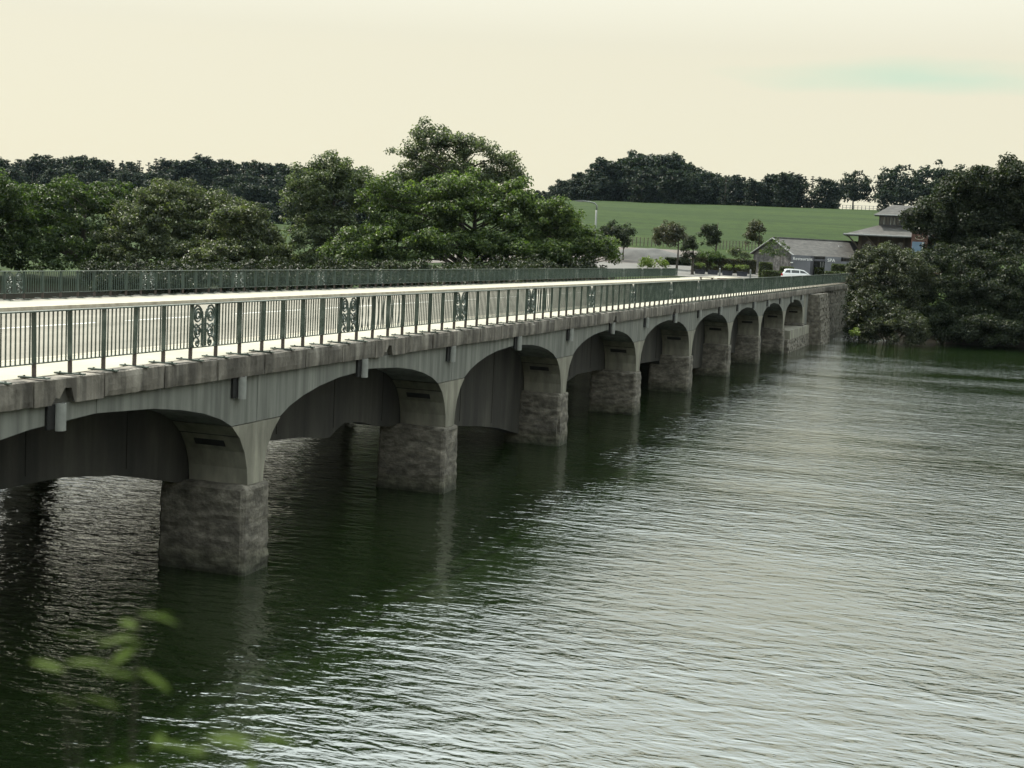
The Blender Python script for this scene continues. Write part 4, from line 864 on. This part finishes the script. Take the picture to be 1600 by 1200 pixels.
# ------------------------------------------------------------------ car, lamp post, bench, fences
def car():
    p = at(1247, 428, 163); gz = float(height(p[0], p[1]))+0.07
    az = math.atan2(p[0]-CAM[0], p[1]-CAM[1])
    r = empty('estate_car', (p[0], p[1], gz-0.15), -az+0.12)
    tag(r, 'white estate car parked behind the railing at the bridge end', 'car')
    # side profile, nose to the left... the tail carries the red lamp at the left, so the nose is at the right
    low = [(-1.92, 0.38), (-1.98, 0.62), (-1.94, 0.92), (-1.80, 1.0), (1.15, 0.98), (1.75, 0.84), (1.98, 0.70), (2.0, 0.42), (1.6, 0.30), (-1.6, 0.30)]
    up = [(-1.84, 0.985), (-1.60, 1.30), (-1.42, 1.46), (-1.0, 1.50), (0.1, 1.49), (0.55, 1.42), (1.18, 0.985)]
    def loft(prof, ws, mat, name, par):
        n = len(prof); mb = MB(); vs_ = []
        for k, (w, ins) in enumerate(ws):
            for x, z in prof: vs_.append((x*ins, w, z if ins == 1 else z))
        fs = []
        for k in range(len(ws)-1):
            for i in range(n):
                j = (i+1) % n; fs.append((k*n+i, k*n+j, (k+1)*n+j, (k+1)*n+i))
        fs.append(tuple(range(n))); fs.append(tuple(range(len(ws)*n-1, (len(ws)-1)*n-1, -1)))
        mb.add(vs_, fs); return mb.build(name, mat, par, smooth=False)
    body = loft(low, [(-0.85, 0.97), (-0.78, 1), (0.78, 1), (0.85, 0.97)], M['carpaint'], 'body', r)
    def cabin():
        mb = MB(); n = len(up); vs_ = []
        for s in (-1, 1):
            for x, z in up: vs_.append((x, s*(0.80-0.24*(z-0.985)), z))
        mb.add(vs_, [tuple(range(n)), tuple(range(2*n-1, n-1, -1))]+[(i, n+i, n+(i+1) % n, (i+1) % n) for i in range(n)])
        return mb.build('cabin', M['carpaint'], r)
    cb = cabin()
    for s in (-1, 1):
        for poly in ([(-1.60, 1.06), (-1.38, 1.36), (-0.95, 1.40), (-0.92, 1.06)], [(-0.84, 1.06), (-0.86, 1.40), (0.02, 1.39), (0.06, 1.06)], [(0.14, 1.06), (0.10, 1.39), (0.46, 1.34), (0.98, 1.06)]):
            mb = MB(); pts = [(x, s*(0.806-0.24*(z-0.985)), z) for x, z in poly]; pin = [(x, q*0.97, z) for x, q, z in pts]
            mb.add(pts+pin, [(0,1,2,3),(7,6,5,4),(0,4,5,1),(1,5,6,2),(2,6,7,3),(3,7,4,0)]); mb.build('side_window', M['glass'], cb)
    mb = MB(); mb.add([(-1.83, -0.6, 1.06), (-1.83, 0.6, 1.06), (-1.60, 0.56, 1.36), (-1.60, -0.56, 1.36)], [(0,1,2,3)]); mb.build('rear_window', M['glass'], cb)
    mb = MB(); mb.add([(1.16, -0.68, 1.03), (1.16, 0.68, 1.03), (0.62, 0.62, 1.40), (0.62, -0.62, 1.40)], [(0,3,2,1)]); mb.build('windscreen', M['glass'], cb)
    for s in (-1, 1):
        MB().box(-1.99, -1.80, s*0.84-0.06, s*0.84+0.03, 0.74, 0.97).build('tail_lamp', M['redlamp'], r)
        MB().box(1.80, 1.985, s*0.72-0.14, s*0.72+0.10, 0.62, 0.78).build('headlight', M['glass'], r)
        mb = MB(); mb.tube([(-1.3, s*0.55, 1.53), (-0.2, s*0.55, 1.535)], 0.018, 6); mb.build('roof_bar', M['galv'], r)
        MB().box(0.86, 1.02, s*0.93-0.08, s*0.93+0.08, 1.0, 1.12).build('mirror', M['carpaint'], r)
        for x in (-1.22, 1.28):
            mb = MB(); mb.tube([(x, s*0.66, 0.32), (x, s*0.86, 0.32)], 0.32, 18); w = mb.build('wheel', M['tyre'], r)
            mb = MB(); mb.tube([(x, s*0.85, 0.32), (x, s*0.872, 0.32)], 0.20, 14); mb.build('rim', M['galv'], w)
car()
def lamp_post():
    p = at(927, 420, 150); gz = float(height(p[0], p[1])); az = math.atan2(p[0]-CAM[0], p[1]-CAM[1])
    r = empty('street_lamp', (p[0], p[1], gz), -az); s = 150/FPX
    def Q(px, py): return ((px-927)*s, 0, float(at(px, py, 150)[2])-gz)
    tag(r, 'grey street lamp with a curved arm rising above the light green tree', 'street lamp')
    mb = MB(); top = Q(927, 328); mb.tube([(0, 0, -0.2), (0, 0, top[2]*0.45), top], [0.13, 0.11, 0.09], 10); mb.build('pole', M['galv'], r, True)
    mb = MB(); mb.tube([top, Q(927.5, 322), Q(924, 317.5), Q(916, 315), Q(906, 314), Q(903, 314)], [0.09, 0.08, 0.075, 0.065, 0.06, 0.06], 8); arm = mb.build('arm', M['galv'], r, True)
    a = Q(904, 314); mb = MB(); mb.prism_xz([(a[0]+0.1, a[2]-0.10), (a[0]+0.1, a[2]+0.10), (a[0]-0.35, a[2]+0.11), (a[0]-0.75, a[2]+0.03), (a[0]-0.75, a[2]-0.03)][::-1], -0.14, 0.14); mb.build('lamp_head', M['galv'], arm)
lamp_post()
def bench():
    p = at(1108, 434, 140); gz = max(float(height(p[0], p[1])), 4.4); r = empty('picnic_bench', (p[0], p[1], gz), 0.3)
    tag(r, 'low dark wooden bench on pale ground just past the end of the far railing', 'bench')
    for k in range(3): MB().box(-1.0, 0.5, -0.25+0.17*k, -0.10+0.17*k, 0.42, 0.47).build('slat', M['wood'], r)
    for x in (-0.8, 0.3): MB().box(x-0.07, x+0.07, -0.2, 0.2, 0, 0.42).build('leg', M['wood'], r)
    t = empty('timber_stack', (p[0]+1.25, p[1]+0.4, gz), 0.5); tag(t, 'small stack of brown timber beside the wooden bench', 'timber')
    for k in range(3): MB().box(-0.5+0.03*k, 0.5-0.06*k, -0.25, 0.25, 0.15*k+0.002, 0.15*k+0.145).build('timber', M['brick'], t)
bench()
def fence(name, label, pxs, D, h, mat, rails, postw=0.05, sag=0.0, py=385):
    P0 = at(pxs[0], py, D); root = empty(name, (P0[0], P0[1], 0)); tag(root, label, 'fence')
    pm2 = MB().box(-postw, postw, -postw, postw, -0.3, h).mesh('post', mat); pts = []
    for px in pxs:
        p = at(px, py, D); z = float(height(p[0], p[1])); link('post', pm2, root, (p[0]-P0[0], p[1]-P0[1], z)); pts.append((p[0]-P0[0], p[1]-P0[1], z))
    for f in rails:
        mb = MB(); mb.tube([(x, y, z+f*h) for x, y, z in pts], 0.045 if postw > 0.06 else 0.02, 5); mb.build('rail', mat, root)
fence('post_fence', 'dark post and wire fence along the bottom of the green field', list(np.arange(940, 1062, 6.0)), 212, 1.25, M['wood'], (0.4, 0.7, 0.95), 0.05)
fence('post_fence', 'dark post and wire fence between the layered dark tree and barn', list(np.arange(1120, 1186, 5.0)), 213, 1.3, M['wood'], (0.4, 0.7, 0.95), 0.05)
fence('rail_fence', 'pale post and rail fence on the hilltop under the lone park trees', list(np.arange(1312, 1376, 6.0)), 446, 1.5, M['galv'], (0.5, 0.95), 0.08)

# ------------------------------------------------------------------ shrub on the near bank, out of focus
def shrub():
    b = at(170, 1500, 2.0); bz = float(height(b[0], b[1])); r = empty('shoreline_shrub', (b[0], b[1], bz))
    tag(r, 'thin stemmed shrub with long pale green leaves right in front at lower left', 'shrub')
    rng = random.Random(5)
    def lm(l, w):
        n = 7; mb = MB(); L_, R_, C_ = [], [], []
        for i in range(n+1):
            t = i/n; ww = w*math.sin(math.pi*min(1, t*0.96+0.03))**0.8; z = -0.18*l*t*t
            C_.append((l*t, 0, z-0.12*ww)); L_.append((l*t, ww, z)); R_.append((l*t, -ww, z))
        vs_ = L_+C_+R_; m_ = n+1; fs = []
        for i in range(n): fs += [(i, m_+i, m_+i+1, i+1), (m_+i, 2*m_+i, 2*m_+i+1, m_+i+1)]
        mb.add(vs_, fs); return mb.mesh('leaf', M['leaf_near'], True)
    lms = [lm(0.062, 0.0075), lm(0.075, 0.0085), lm(0.052, 0.007)]
    tips = [(215, 956, 2.0, 5), (175, 986, 1.95, 2), (100, 1036, 1.9, 2), (215, 1046, 1.95, 2), (120, 1088, 1.9, 2), (400, 1146, 1.8, 4), (320, 1152, 1.8, 5), (240, 1158, 1.75, 4)]
    for px, py, D, nl in tips:
        t = at(px, py, D)-np.array([b[0], b[1], bz]); mid = np.array([t[0]*0.6, t[1]*0.6, t[2]*0.55])
        mb = MB(); mb.tube([(0, 0, -0.05), tuple(mid*0.5+np.array([0.02, 0.01, 0])), tuple(mid), tuple(t)], [0.004, 0.0028, 0.0016, 0.0008], 5); st = mb.build('stem', M['bark'], r)
        for k in range(nl):
            a = 2*math.pi*k/nl+rng.uniform(-0.4, 0.4)
            o = link('leaf', rng.choice(lms), r, tuple(t-np.array([0, 0, 0.012*k])), None)
            o.rotation_euler = (rng.uniform(-0.4, 0.4), rng.uniform(-0.35, 0.15), a); sc = rng.uniform(0.85, 1.3); o.scale = (sc, sc, sc)
shrub()

# ------------------------------------------------------------------ the air: far things fade a little to blue grey
hm = bpy.data.materials.new('haze'); hm.use_nodes = True; hn = hm.node_tree.nodes; hn.clear()
ho = hn.new('ShaderNodeOutputMaterial'); hv = hn.new('ShaderNodeVolumePrincipled'); hv.inputs['Density'].default_value = 0.00002; hv.inputs['Color'].default_value = (0.62, 0.82, 1.0, 1); hv.inputs['Anisotropy'].default_value = 0.0
hm.node_tree.links.new(hv.outputs[0], ho.inputs['Volume'])
tag(MB().box(-3400, 3400, -800, 4400, -3.2, 62.0).build('haze', hm), kind='stuff')
